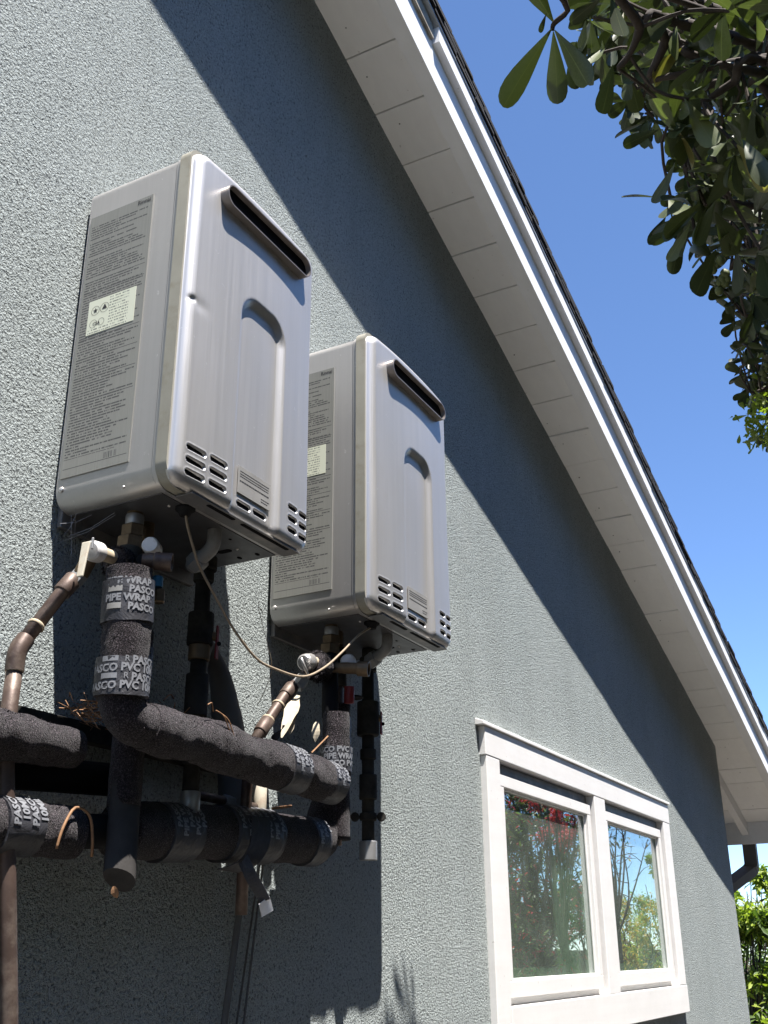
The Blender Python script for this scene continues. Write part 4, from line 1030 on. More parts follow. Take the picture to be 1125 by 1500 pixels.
TIPS= [[0.274, -1.119, 0.362, 1.08], [0.106, -1.16, 0.14, 0.91], [0.305, -1.235, 0.391, 0.79], [0.067, -1.122, 0.466, 0.95], [0.136, -1.219, 0.53, 0.8], [-0.082, -1.187, 0.352, 1.05], [0.137, -1.023, 0.6, 1.06], [0.089, -1.116, 0.262, 1.08], [0.07, -1.248, 0.378, 0.81], [-0.071, -1.048, 0.469, 0.96], [0.138, -1.064, 0.524, 0.92], [0.152, -1.043, 0.447, 0.77], [0.105, -1.294, 0.537, 1.05], [0.213, -1.21, 0.182, 0.87], [0.082, -1.106, 0.213, 1.01], [0.185, -1.113, 0.21, 1.07], [0.034, -1.145, 0.389, 0.81], [0.032, -1.0, 0.551, 1.1], [0.143, -1.258, 0.316, 0.83], [-0.016, -1.117, 0.304, 1.07], [0.381, -1.236, 0.331, 0.91], [-0.006, -1.115, 0.455, 1.1], [0.089, -0.985, 0.54, 1.05], [0.238, -1.177, 0.339, 1.02], [0.024, -1.161, 0.24, 0.94], [0.178, -1.16, 0.233, 1.05], [0.043, -1.123, 0.297, 1.04], [0.211, -1.189, 0.375, 0.9], [0.078, -1.088, 0.279, 0.99], [0.013, -1.19, 0.489, 0.83], [0.02, -1.109, 0.544, 0.78], [0.212, -1.214, 0.455, 0.97], [0.253, -1.267, 0.488, 1.07], [0.025, -1.221, 0.378, 0.8], [0.164, -1.143, 0.416, 0.96], [0.033, -1.23, 0.234, 1.02], [0.067, -1.18, 0.339, 1.02], [0.063, -1.265, 0.445, 0.94], [-0.024, -1.242, 0.409, 1.04], [-0.032, -1.154, 0.415, 0.88], [0.161, -1.155, 0.541, 0.92], [0.108, -1.038, 0.625, 0.98], [0.081, -1.036, 0.474, 0.87], [0.011, -1.091, 0.284, 0.86], [0.129, -1.242, 0.349, 0.9], [0.182, -1.073, 0.241, 0.83], [0.204, -1.188, 0.524, 0.85], [0.304, -1.179, 0.286, 0.9], [0.161, -1.052, 0.289, 0.96], [0.073, -1.283, 0.406, 0.84], [0.299, -1.172, 0.241, 0.8], [0.122, -1.062, 0.595, 0.78], [0.528, -1.029, 0.571, 0.89], [0.437, -1.261, 0.716, 1.04], [0.345, -0.96, 0.741, 0.95], [0.192, -0.977, 0.784, 0.8], [0.508, -1.194, 0.843, 0.97], [0.462, -0.991, 0.902, 0.9], [0.244, -1.263, 0.619, 0.77], [0.299, -1.175, 0.459, 0.77], [0.617, -1.199, 0.752, 0.76], [0.399, -1.154, 0.874, 0.96], [0.521, -1.145, 0.913, 0.79], [0.641, -1.026, 0.722, 1.0], [0.44, -1.25, 0.86, 0.84], [0.331, -1.055, 0.952, 0.93], [0.34, -1.237, 0.526, 0.83], [0.215, -1.029, 0.779, 0.78], [0.222, -1.182, 0.641, 0.92], [0.474, -1.156, 0.688, 1.07], [0.316, -0.974, 0.772, 0.94], [0.565, -1.224, 0.652, 0.9], [0.497, -1.155, 0.431, 0.79], [0.505, -0.982, 0.867, 0.84], [0.683, -1.097, 0.731, 0.79], [0.27, -1.206, 0.566, 0.97], [0.229, -1.085, 0.593, 0.77], [0.264, -1.265, 0.716, 0.81], [0.742, -1.212, 0.61, 0.93], [0.267, -1.033, 0.877, 0.85], [0.683, -1.192, 0.463, 0.79], [0.354, -1.224, 0.792, 0.78], [0.48, -1.258, 0.578, 0.85], [0.34, -1.088, 0.781, 1.07], [0.386, -0.974, 1.013, 0.91], [0.37, -1.116, 0.582, 1.01], [0.499, -0.972, 0.775, 0.96], [0.36, -0.965, 0.869, 1.01], [0.436, -1.097, 0.397, 0.99], [0.58, -1.038, 0.859, 0.79], [0.636, -1.101, 0.604, 0.75], [0.5, -1.197, 0.537, 1.04], [0.494, -1.161, 0.785, 0.93], [0.62, -1.14, 0.686, 0.81], [0.368, -1.13, 0.949, 1.02], [0.493, -1.222, 0.392, 1.04], [0.446, -1.174, 0.616, 0.86], [0.42, -0.917, 0.903, 0.8], [0.302, -0.957, 0.967, 0.79], [0.611, -1.159, 0.556, 1.04], [0.233, -1.29, 0.579, 0.87], [0.254, -1.106, 0.823, 1.02], [0.656, -1.105, 0.539, 1.02], [0.737, -1.168, 0.526, 0.9], [0.528, -1.202, 0.519, 0.82], [0.401, -1.036, 0.832, 1.02], [0.282, -1.227, 0.547, 0.96], [0.232, -1.082, 0.727, 0.75], [0.535, -1.226, 0.589, 0.81], [0.311, -1.233, 0.663, 1.04], [0.341, -1.191, 0.791, 0.78], [0.65, -1.078, 0.503, 0.76], [0.414, -1.091, 0.651, 0.8], [0.293, -1.288, 0.715, 0.82], [0.557, -1.0, 0.781, 0.95], [0.397, -1.138, 0.662, 0.8], [0.177, -1.223, 0.665, 1.01], [0.698, -0.964, 0.679, 1.08], [0.456, -1.306, 0.838, 1.0], [0.246, -1.104, 0.634, 0.89], [0.361, -1.253, 0.579, 0.97], [0.472, -1.07, 0.627, 1.07], [0.739, -1.239, 0.636, 1.04], [0.348, -0.94, 0.892, 0.92], [0.709, -1.129, 0.664, 0.95], [0.354, -1.14, 0.684, 0.86], [0.365, -1.004, 0.85, 0.95], [0.478, -1.056, 0.452, 0.95], [0.324, -1.29, 0.795, 0.85], [0.201, -1.188, 0.724, 0.85], [0.379, -1.112, 0.852, 1.0], [0.76, -1.12, 0.528, 0.77], [0.535, -1.064, 0.722, 1.02], [0.512, -1.284, 0.754, 1.08], [0.584, -1.125, 0.723, 1.05], [0.703, -1.083, 0.705, 1.03], [0.557, -1.065, 0.628, 1.05], [0.251, -1.062, 0.801, 0.93], [0.54, -1.254, 0.572, 0.99], [0.36, -1.23, 0.417, 0.9], [0.394, -1.201, 0.501, 0.83], [0.391, -1.06, 0.429, 1.08], [0.317, -1.111, 0.629, 0.89], [0.254, -0.995, 0.598, 0.76], [0.671, -1.082, 0.762, 0.97], [0.802, -1.15, 0.521, 0.9], [0.446, -1.259, 0.952, 0.96], [1.63, -1.051, 0.702, 0.79], [1.664, -0.989, 0.73, 0.84], [1.154, -1.04, 0.62, 0.99], [0.931, -1.155, 0.567, 0.84], [1.573, -1.129, 0.656, 0.9], [1.303, -0.988, 0.648, 0.84], [1.089, -1.076, 0.629, 1.08], [1.066, -1.16, 0.607, 0.92], [1.31, -1.107, 0.646, 0.84], [2.14, -1.017, 0.799, 0.99], [1.281, -1.057, 0.647, 1.08], [0.536, -1.201, 0.351, 0.87], [1.364, -1.064, 0.64, 0.79], [0.86, -1.029, 0.571, 0.98], [1.459, -1.111, 0.65, 0.87], [1.167, -1.119, 0.609, 0.95], [0.861, -1.046, 0.518, 1.07], [0.973, -1.19, 0.552, 0.89], [0.683, -1.086, 0.437, 1.1], [1.209, -1.006, 0.64, 0.83], [1.857, -0.964, 0.788, 0.9], [0.838, -1.117, 0.527, 1.04], [1.678, -1.055, 0.763, 0.84], [1.472, -0.965, 0.694, 0.98], [1.832, -1.041, 0.716, 0.86], [1.592, -1.008, 0.745, 0.94], [1.255, -1.128, 0.581, 0.97], [1.873, -1.047, 0.773, 1.0], [1.848, -0.996, 0.745, 0.76], [1.979, -1.082, 0.712, 1.04], [0.956, -1.168, 0.503, 0.84], [1.869, -0.976, 0.709, 0.76], [0.571, -1.155, 0.394, 0.84], [0.652, -1.207, 0.396, 1.07], [1.162, -1.09, 0.609, 0.81], [1.085, -1.167, 0.534, 0.87], [0.687, -1.12, 0.46, 0.8], [1.295, -1.098, 0.607, 1.0], [1.995, -0.928, 0.788, 0.87], [1.463, -1.144, 0.637, 1.05], [0.827, -1.124, 0.482, 1.01], [0.947, -1.14, 0.544, 0.93], [1.464, -1.148, 0.694, 1.04], [1.875, -1.08, 0.714, 0.96], [0.796, -1.081, 0.542, 1.09], [1.92, -1.094, 0.785, 0.78], [1.319, -1.079, 0.649, 0.81], [0.959, -1.176, 0.57, 0.94]]
FTIPS= [[0.922, -0.959, 1.483, 1.06], [1.213, -1.192, 1.046, 0.81], [1.06, -1.296, 1.231, 0.76], [0.92, -1.037, 1.144, 0.76], [0.797, -1.136, 1.048, 0.88], [1.111, -1.076, 0.947, 0.79], [1.073, -1.076, 1.063, 1.09], [0.796, -0.988, 0.957, 0.8], [0.684, -0.957, 1.195, 0.79], [1.104, -1.22, 1.038, 0.95], [0.798, -1.167, 0.967, 0.75], [0.869, -1.069, 1.128, 1.08], [1.205, -1.211, 0.95, 1.08], [0.762, -1.178, 1.112, 0.8], [0.715, -1.141, 1.107, 0.87], [1.091, -1.175, 0.822, 1.04], [0.912, -1.09, 1.297, 0.84], [1.053, -1.212, 1.365, 0.82], [1.008, -1.198, 0.928, 0.93], [1.03, -0.955, 1.553, 0.76], [0.801, -0.894, 1.203, 0.94], [0.989, -1.073, 1.464, 1.0], [0.879, -1.231, 0.964, 0.81], [0.892, -1.203, 1.393, 1.0], [0.663, -0.879, 1.256, 0.9], [1.141, -1.156, 0.884, 0.75], [0.788, -1.107, 1.208, 1.08], [1.009, -0.931, 1.29, 1.08], [0.694, -1.176, 1.147, 0.87], [1.114, -1.233, 0.967, 1.1], [1.029, -1.249, 1.112, 0.93], [1.073, -1.136, 1.163, 1.07], [1.303, -1.042, 1.155, 1.01], [1.087, -1.311, 1.518, 0.81], [0.886, -1.194, 1.107, 0.81], [0.637, -0.937, 1.232, 1.04], [0.9, -1.272, 0.993, 1.06], [0.786, -1.253, 1.198, 0.98], [1.204, -1.136, 1.186, 0.8], [1.025, -1.194, 1.035, 1.03], [0.871, -1.079, 1.467, 0.76], [1.054, -0.989, 1.274, 0.97], [0.982, -0.989, 1.418, 0.77], [1.195, -1.027, 1.042, 0.76], [1.345, -1.138, 1.209, 1.0], [0.8, -1.054, 1.423, 0.94], [1.242, -0.962, 1.131, 1.03], [0.961, -1.052, 0.922, 0.88], [0.731, -1.094, 1.088, 0.85], [1.363, -0.905, 1.158, 1.05], [1.496, -1.136, 0.934, 0.97], [1.037, -1.216, 1.23, 0.78], [1.035, -1.041, 1.45, 1.08], [0.954, -1.054, 0.752, 0.93], [0.904, -1.325, 1.381, 0.88], [0.93, -1.294, 1.227, 1.05], [0.762, -0.917, 1.467, 0.97], [0.975, -1.151, 0.96, 1.07], [1.278, -1.013, 1.24, 0.9], [1.057, -1.325, 1.427, 1.02], [0.659, -0.964, 1.123, 1.04], [1.293, -1.095, 0.821, 1.03], [1.474, -1.05, 0.946, 0.9], [1.004, -1.187, 0.819, 0.99], [0.803, -0.949, 1.059, 0.78], [1.406, -1.06, 1.045, 1.01], [0.662, -1.209, 1.107, 1.07], [0.643, -1.127, 1.173, 1.05], [0.786, -1.138, 1.129, 0.78], [0.749, -1.2, 1.05, 1.04], [1.02, -1.048, 1.177, 0.84], [0.917, -0.903, 1.198, 0.91], [0.884, -1.289, 1.251, 1.09], [1.161, -1.238, 1.15, 0.98], [1.093, -1.079, 1.178, 0.87], [0.943, -0.905, 1.284, 0.92], [0.952, -0.846, 1.415, 0.8], [0.652, -1.102, 1.161, 1.09], [0.802, -1.028, 0.996, 0.81], [1.03, -1.257, 1.15, 0.83], [1.109, -1.01, 1.41, 0.78], [1.118, -1.264, 1.375, 1.05], [0.902, -0.982, 1.373, 0.78], [1.01, -1.094, 1.305, 0.79], [0.965, -1.158, 1.276, 1.0], [1.319, -1.092, 1.147, 0.76], [1.096, -0.98, 1.392, 0.92], [1.555, -1.171, 0.982, 0.81], [1.341, -1.124, 1.046, 0.8], [1.374, -1.087, 0.959, 1.07], [1.026, -1.189, 0.869, 0.87], [1.138, -1.095, 1.079, 1.05], [1.197, -1.203, 0.855, 0.84], [0.758, -1.18, 1.246, 0.78], [1.095, -1.007, 0.916, 1.06], [0.762, -0.999, 1.113, 1.03], [0.978, -1.001, 0.862, 1.08], [0.996, -0.835, 1.557, 0.77], [0.735, -1.009, 1.381, 0.83], [0.754, -1.117, 1.36, 0.83], [0.951, -1.025, 1.308, 1.01], [1.75, -0.973, 1.127, 1.02], [1.343, -1.112, 0.958, 0.85], [1.237, -0.928, 1.121, 0.97], [0.743, -1.135, 1.239, 0.8], [0.93, -1.238, 1.448, 0.92], [1.357, -1.155, 0.91, 1.03], [0.906, -1.02, 1.398, 0.99], [1.061, -1.051, 0.88, 0.96], [0.783, -0.921, 1.208, 0.86], [0.647, -1.079, 1.16, 1.07], [0.771, -0.866, 1.447, 0.89], [0.816, -1.131, 1.254, 0.84], [1.252, -0.954, 1.035, 0.77], [1.161, -1.09, 1.345, 0.93], [0.856, -1.074, 1.159, 0.9], [1.26, -1.068, 0.852, 0.76], [1.199, -1.224, 0.91, 0.82], [0.702, -1.243, 1.059, 0.92], [0.78, -1.011, 1.379, 0.92], [1.194, -1.235, 1.398, 1.01], [1.201, -1.173, 1.281, 0.83], [0.56, -0.979, 1.21, 0.9], [1.441, -1.191, 0.983, 0.94], [1.015, -1.028, 1.15, 0.96], [0.984, -0.799, 1.496, 1.09], [0.754, -1.287, 1.019, 1.08], [0.63, -0.951, 1.177, 0.96], [0.73, -1.228, 1.188, 1.04], [0.678, -0.898, 1.294, 1.04], [1.344, -1.053, 0.958, 0.76], [0.64, -1.161, 1.181, 0.75], [0.641, -1.074, 1.123, 1.07], [1.162, -1.179, 1.105, 1.01], [1.033, -1.125, 0.873, 1.09], [1.054, -0.933, 1.426, 1.1], [0.808, -0.981, 1.227, 1.01], [1.309, -1.028, 0.926, 1.09], [0.915, -0.915, 1.555, 1.1], [0.841, -0.866, 1.58, 0.91], [0.884, -0.817, 1.454, 1.01], [0.956, -1.086, 1.119, 0.76], [0.937, -1.078, 1.01, 0.84], [0.953, -0.946, 1.125, 0.82], [1.017, -1.108, 1.128, 0.88], [0.976, -1.274, 1.128, 0.99], [0.931, -1.002, 0.949, 0.85], [1.038, -1.229, 0.953, 0.78], [0.833, -0.992, 1.124, 1.02], [0.679, -1.186, 1.084, 0.86], [0.894, -0.93, 1.315, 0.86], [1.223, -1.23, 1.307, 0.8], [0.919, -1.096, 0.837, 1.0], [0.957, -1.018, 1.36, 1.06], [0.864, -1.31, 1.197, 0.85], [0.977, -0.995, 1.336, 0.87], [0.938, -1.201, 1.006, 1.05], [0.865, -1.023, 1.418, 0.86], [0.694, -1.286, 1.154, 0.77], [1.027, -1.155, 1.232, 0.9], [1.197, -1.151, 0.965, 0.79], [1.093, -1.263, 1.396, 0.91], [1.195, -1.165, 1.032, 0.78], [1.33, -1.15, 0.94, 0.99], [0.842, -0.87, 1.339, 1.0], [1.187, -0.952, 1.257, 0.97], [1.053, -1.257, 1.005, 0.81], [0.936, -0.988, 1.476, 0.98], [0.913, -1.176, 1.462, 1.07], [1.387, -1.091, 1.086, 0.89], [0.914, -1.277, 1.421, 1.07], [1.213, -1.155, 1.264, 0.82], [1.164, -1.063, 0.93, 1.05], [0.953, -1.213, 1.198, 0.87], [1.122, -1.014, 1.155, 0.96], [1.202, -0.934, 1.362, 0.92], [1.166, -1.072, 1.076, 0.99], [0.833, -0.892, 1.514, 0.77], [1.273, -0.96, 1.269, 1.06], [0.919, -0.941, 1.639, 0.92], [0.949, -0.894, 1.328, 0.87], [0.721, -1.261, 1.183, 0.83], [1.181, -1.005, 1.138, 1.08], [1.042, -1.177, 1.286, 0.88], [0.803, -0.963, 1.426, 0.99], [1.056, -1.226, 1.206, 0.81], [0.842, -1.023, 1.472, 0.9], [1.257, -1.119, 0.945, 0.87], [1.13, -1.081, 1.373, 1.03], [0.991, -1.053, 1.097, 0.93], [1.128, -0.98, 1.236, 0.8], [1.12, -1.006, 1.19, 1.08], [1.158, -1.115, 0.783, 1.04], [1.174, -1.104, 1.155, 1.01], [1.172, -1.128, 1.335, 1.06], [0.903, -1.207, 1.023, 0.76], [0.873, -0.895, 1.375, 1.05], [0.985, -1.15, 1.59, 1.07], [0.893, -1.212, 1.436, 0.83], [1.073, -1.216, 0.915, 0.79], [2.173, -0.987, 1.015, 0.96], [2.021, -1.005, 0.88, 0.92], [1.787, -1.122, 0.877, 0.78], [1.688, -1.15, 0.853, 0.86], [1.962, -1.013, 0.967, 1.0], [1.813, -0.936, 0.96, 1.05], [1.327, -1.062, 0.845, 0.83], [1.96, -1.035, 0.922, 1.08], [1.813, -0.976, 0.906, 1.03], [1.977, -1.075, 0.864, 1.05], [2.216, -1.089, 0.904, 1.02], [1.821, -0.954, 0.892, 0.95], [2.37, -1.05, 0.898, 0.81], [1.319, -1.143, 0.749, 1.05], [2.395, -1.001, 0.941, 0.99], [1.45, -1.002, 0.874, 0.78], [1.592, -1.057, 0.838, 0.8], [1.482, -0.99, 0.822, 0.76], [1.931, -1.081, 0.902, 0.95], [1.334, -1.015, 0.777, 0.97], [2.394, -0.93, 1.019, 0.9], [1.497, -1.123, 0.798, 1.07], [2.072, -0.915, 0.95, 0.77], [1.322, -0.986, 0.865, 0.84], [1.326, -1.105, 0.746, 1.07], [2.132, -1.053, 0.911, 0.8], [2.213, -0.959, 1.007, 0.81], [2.514, -0.947, 1.029, 0.97], [2.528, -1.056, 0.934, 0.84], [1.392, -1.079, 0.858, 0.82], [1.164, -1.063, 0.708, 0.95], [2.637, -0.95, 1.049, 0.84], [1.338, -1.172, 0.795, 0.87], [1.702, -0.99, 0.919, 0.89], [1.365, -1.088, 0.738, 0.84], [1.531, -1.067, 0.897, 0.95], [1.231, -1.012, 0.784, 0.86], [1.27, -1.144, 0.758, 0.83], [1.705, -1.079, 0.851, 0.99], [1.444, -1.175, 0.815, 0.9], [1.256, -1.132, 0.781, 1.07], [1.432, -1.093, 0.855, 0.79], [1.92, -1.039, 0.96, 0.75], [2.012, -1.106, 0.874, 1.05], [1.603, -1.117, 0.891, 1.07], [2.115, -1.021, 0.971, 1.02], [1.525, -1.027, 0.795, 0.78], [1.335, -1.155, 0.817, 0.91], [1.673, -1.126, 0.85, 0.89], [1.292, -1.192, 0.755, 0.78], [1.344, -1.16, 0.73, 0.92], [1.852, -0.937, 0.876, 0.9], [2.598, -0.89, 1.039, 0.99], [2.336, -0.916, 0.958, 0.87], [2.097, -1.008, 0.871, 0.8], [1.704, -1.066, 0.812, 0.81], [1.859, -1.142, 0.88, 0.91], [1.753, -1.012, 0.954, 0.91], [1.69, -1.137, 0.894, 0.98], [2.131, -0.954, 1.013, 0.97]]
BR= [([[0.081, -1.3, 0.4], [0.074, -1.213, 0.407], [0.065, -1.158, 0.414], [0.057, -1.106, 0.416], [0.05, -1.065, 0.417]], 0.007), ([[0.077, -1.212, 0.404], [0.082, -1.166, 0.395], [0.088, -1.122, 0.385], [0.086, -1.095, 0.383]], 0.006), ([[0.101, -1.155, 0.448], [0.071, -1.109, 0.474], [0.055, -1.1, 0.489], [0.083, -1.066, 0.456]], 0.006), ([[0.009, -1.109, 0.465], [0.023, -1.095, 0.45], [0.047, -1.062, 0.42]], 0.008), ([[-0.133, -1.099, 0.39], [-0.102, -1.085, 0.359], [-0.086, -1.065, 0.34], [-0.08, -1.048, 0.331]], 0.006), ([[-0.282, -1.076, 0.269], [-0.267, -1.041, 0.249], [-0.264, -1.024, 0.242], [-0.26, -1.02, 0.237]], 0.0032), ([[0.33, -1.261, 0.33], [0.311, -1.166, 0.353], [0.302, -1.128, 0.362], [0.287, -1.108, 0.378]], 0.007), ([[0.291, -1.239, 0.463], [0.218, -1.184, 0.545], [0.216, -1.204, 0.548]], 0.006), ([[0.863, -1.233, 0.52], [0.857, -1.118, 0.522], [0.866, -1.053, 0.499], [0.883, -1.032, 0.466]], 0.006), ([[1.489, -1.197, 0.628], [1.468, -1.057, 0.656], [1.467, -0.997, 0.648], [1.465, -0.972, 0.647]], 0.006), ([[0.349, -1.304, 0.549], [0.3, -1.134, 0.601], [0.305, -1.077, 0.589]], 0.009), ([[0.426, -1.241, 0.276], [0.386, -1.124, 0.33], [0.393, -1.089, 0.314]], 0.005)]
ML= [([-0.265, -1.021, 0.235], [-0.236, -0.948, 0.186], 0.33), ([-0.256, -1.02, 0.24], [-0.206, -1.004, 0.188], 0.36), ([-0.236, -1.016, 0.263], [-0.205, -1.042, 0.197], 0.38), ([-0.261, -1.023, 0.246], [-0.311, -1.014, 0.26], 0.4), ([-0.22, -1.035, 0.252], [-0.189, -1.017, 0.218], 0.42), ([-0.277, -1.02, 0.246], [-0.267, -1.008, 0.234], 0.35), ([-0.12, -1.051, 0.3], [-0.103, -1.03, 0.249], 0.45), ([0.019, -1.071, 0.304], [0.016, -1.023, 0.297], 0.4), ([0.178, -1.059, 0.265], [0.211, -1.03, 0.212], 0.36), ([0.181, -1.058, 0.261], [0.178, -1.011, 0.253], 0.4), ([1.462, -0.97, 0.652], [1.442, -0.943, 0.684], 0.6), ([1.464, -0.972, 0.649], [1.462, -0.925, 0.641], 0.42), ([1.464, -0.983, 0.65], [1.446, -0.991, 0.687], 0.4), ([0.867, -1.025, 0.492], [0.842, -1.025, 0.533], 0.4), ([0.862, -1.034, 0.503], [0.87, -1.0, 0.482], 0.6), ([0.88, -1.052, 0.475], [0.884, -1.029, 0.464], 0.4), ([0.988, -1.072, 0.491], [0.975, -1.036, 0.508], 0.35), ([0.999, -1.067, 0.472], [0.992, -1.026, 0.477], 0.4)]
PODS= [[0.389, -1.068, 0.279], [0.386, -1.079, 0.287], [0.381, -1.076, 0.294], [0.366, -1.067, 0.315], [0.382, -1.071, 0.29], [0.368, -1.073, 0.313], [0.37, -1.066, 0.307], [0.383, -1.083, 0.292], [0.378, -1.083, 0.299], [0.377, -1.081, 0.3], [0.383, -1.076, 0.29], [0.376, -1.059, 0.298], [0.365, -1.08, 0.317], [0.364, -1.065, 0.316], [1.271, -1.037, 0.597], [1.276, -1.031, 0.587], [1.278, -1.026, 0.582], [1.272, -1.023, 0.593], [1.272, -1.027, 0.593], [1.281, -1.028, 0.577], [1.266, -1.04, 0.606], [1.273, -1.047, 0.595], [1.274, -1.043, 0.592]]
LOWTIP= [1.502, -0.986, 0.575]
# ================================================================== OVERHANGING TREE
q = random.Random(21)
def leaf_mesh(name, wr, curl, fold, mat, seg=5, tipw=.62):
    """obovate leaf, base at the origin, length 1 along +Y, broadest near the tip"""
    V = []; F = []; U = []
    for i in range(seg + 1):
        u = math.sin(i / seg * math.pi / 2) ** .9 if tipw > .5 else i / seg
        w = wr * .5 * 1.38 * ((u ** 1.05) * math.sqrt(max(0, 1 - u ** (4 if tipw > .5 else 2.2))) + .030)
        if tipw < .5: w *= 1.25
        z = curl * (u * u) * 1.0
        V += [(-w, u, z + fold * w), (0, u, z), (w, u, z + fold * w)]; U += [(0, u), (.5, u), (1, u)]
    for i in range(seg): F += [(3 * i, 3 * i + 1, 3 * i + 4, 3 * i + 3), (3 * i + 1, 3 * i + 2, 3 * i + 5, 3 * i + 4)]
    me = bpy.data.meshes.new(name); me.from_pydata(V, [], F); me.materials.append(MATS[mat])
    uv = me.uv_layers.new(name='UVMap')
    for l in me.loops: uv.data[l.index].uv = U[l.vertex_index]
    me.polygons.foreach_set('use_smooth', [True] * len(F)); me.update(); return me, V, F, U
LV = [leaf_mesh('leaf', .36, -.10, .35, 'leaf_dark', 8), leaf_mesh('leaf', .44, .08, .25, 'leaf_dark', 8), leaf_mesh('leaf', .40, -.22, .45, 'leaf_dark', 8), leaf_mesh('leaf', .50, -.05, .15, 'leaf_dark', 8)]
LM = [leaf_mesh('leaf', .40, -.10, .3, 'leaf_sunlit', 8), leaf_mesh('leaf', .46, .1, .2, 'leaf_sunlit', 8)]
LY = leaf_mesh('leaf', .46, -.1, .3, 'leaf_yellowed', 8)
tree = thing('overhanging_tree', 'broad leaved evergreen tree whose dark branches hang over the top right corner', 'tree', (2.9, -2.3, GZ))
root = Vector((2.9, -2.3, GZ))
obj('trunk', tube(smooth_path([(2.9, -2.3, GZ - .05), (2.86, -2.25, -1.2), (2.95, -2.2, .1), (2.8, -2.0, 1.1), (2.6, -1.75, 1.9)], 6), lambda u: .10 - .045 * u, 16, .01, 9), 'bark', tree, smooth=True)
HUB = V3(1.5, -1.45, 1.15)
obj('branch', tube(smooth_path([(2.9, -2.2, .2), (2.4, -1.9, .75), (1.9, -1.6, 1.05), tuple(HUB), (1.1, -1.3, 1.0)], 6), lambda u: .045 - .028 * u, 12, .004, 20), 'bark', tree, smooth=True)
obj('branch', tube(smooth_path([(2.75, -1.95, 1.2), (2.3, -1.5, 1.25), (2.0, -1.2, 1.1), (1.7, -1.05, .95)], 6), lambda u: .035 - .024 * u, 12, .003, 20), 'bark', tree, smooth=True)
for pts, r in BR:
    end0 = Vector(pts[0])
    con = HUB if end0.x < 1.0 else V3(2.0, -1.2, 1.1)
    m_ = (end0 + con) / 2 + V3(.05, -.12, .06)
    P = smooth_path([tuple(con), tuple(m_)] + [tuple(p) for p in pts], 5)
    obj('branch', tube(P, lambda u, r=r: r * (1.5 - .95 * u), 9, r * .25, 60), 'bark', tree, smooth=True)
bigleaves = []     # (size on the picture, matrix, mesh index)
twigs = []
allpts = [Vector(p) for pts, r in BR for p in resample(pts, .05)]
def leaf_matrix(base, dir_, up, L, roll=0.0):
    y = Vector(dir_).normalized(); z = Vector(up) - y * Vector(up).dot(y)
    if z.length < .05: z = Vector((1, 0, .3)) - y * y.x
    z.normalize(); z = Matrix.Rotation(roll, 3, y) @ z; x = y.cross(z)
    M = Matrix((x * L, y * L, z * L)).transposed().to_4x4(); M.translation = Vector(base); return M
camp = Vector(CAMP)
def whorl(tip, sc, n, L0=.070, bias=(-.30, -.05, -.62)):
    tip = Vector(tip)
    near = min(allpts, key=lambda p: (p - tip).length)
    if (near - tip).length < .42:
        m_ = (near + tip) / 2 + V3(q.uniform(-.02, .02), q.uniform(-.02, .02), q.uniform(-.01, .03))
        twigs.append(tube(smooth_path([tuple(near), tuple(m_), tuple(tip)], 3), .0024, 5))
    ax = (tip - near).normalized() if (tip - near).length > .01 else V3(-1, 0, 0)
    for k in range(n):
        d = (V3(q.gauss(0, .75), q.gauss(0, .75), q.gauss(0, .6)) + V3(*bias) + ax * .25)
        L = L0 * sc * q.uniform(.72, 1.15)
        up = V3(q.gauss(0, .55), q.gauss(0, .55), 1.0)
        base = tip + V3(q.gauss(0, .008), q.gauss(0, .008), q.gauss(0, .008))
        bigleaves.append((L / (base - camp).length, leaf_matrix(base, d, up, L, q.uniform(-.5, .5)), q.randrange(4)))
for x, y, z, s in TIPS: whorl((x, y, z), s, q.choice((5, 6, 7)), .072 if x < 1.0 else .055)
for x, y, z, s in FTIPS: whorl((x, y, z), s, 8, .075)
man = []
for a, b, w in ML:
    a, b = Vector(a), Vector(b); L = (b - a).length
    vw = (camp - a).normalized()
    M = leaf_matrix(a, b - a, -vw + V3(q.uniform(-.3, .3), q.uniform(-.3, .3), .2), L, 0)
    idx = min(range(4), key=lambda i: abs((.36, .44, .40, .50)[i] - w)); sc = w / (.36, .44, .40, .50)[idx]
    M = M @ Matrix.Diagonal((sc, 1, 1, 1)); man.append((9, M, idx))
bigleaves.sort(key=lambda t: -t[0])
bigleaves = man + bigleaves
off = Vector(tree.location)
NP = 298
for i, (s, M, k) in enumerate(bigleaves[:NP]):
    me = LY[0] if (i > 20 and i % 37 == 5) else (LM[i % 2][0] if (i > 20 and i % 5 == 2) else LV[k][0])
    o = bpy.data.objects.new('leaf', me); C.objects.link(o); o.parent = tree
    M = M.copy(); M.translation = M.translation - off; o.matrix_basis = M
V = []; F = []; UU = []
for s, M, k in bigleaves[NP:]:
    n = len(V); V += [tuple(M @ Vector(v)) for v in LV[k][1]]; F += [tuple(j + n for j in f) for f in LV[k][2]]; UU += LV[k][3]
o = obj('foliage', (V, F), 'leaf_dark', tree, smooth=True, kind='stuff')
uv = o.data.uv_layers.new(name='UVMap')
li = np.empty(len(o.data.loops), dtype=np.int32); o.data.loops.foreach_get('vertex_index', li)
uv.data.foreach_set('uv', np.array(UU, dtype=np.float32)[li].ravel())
obj('twig', join(*twigs), 'bark', tree, kind='stuff')
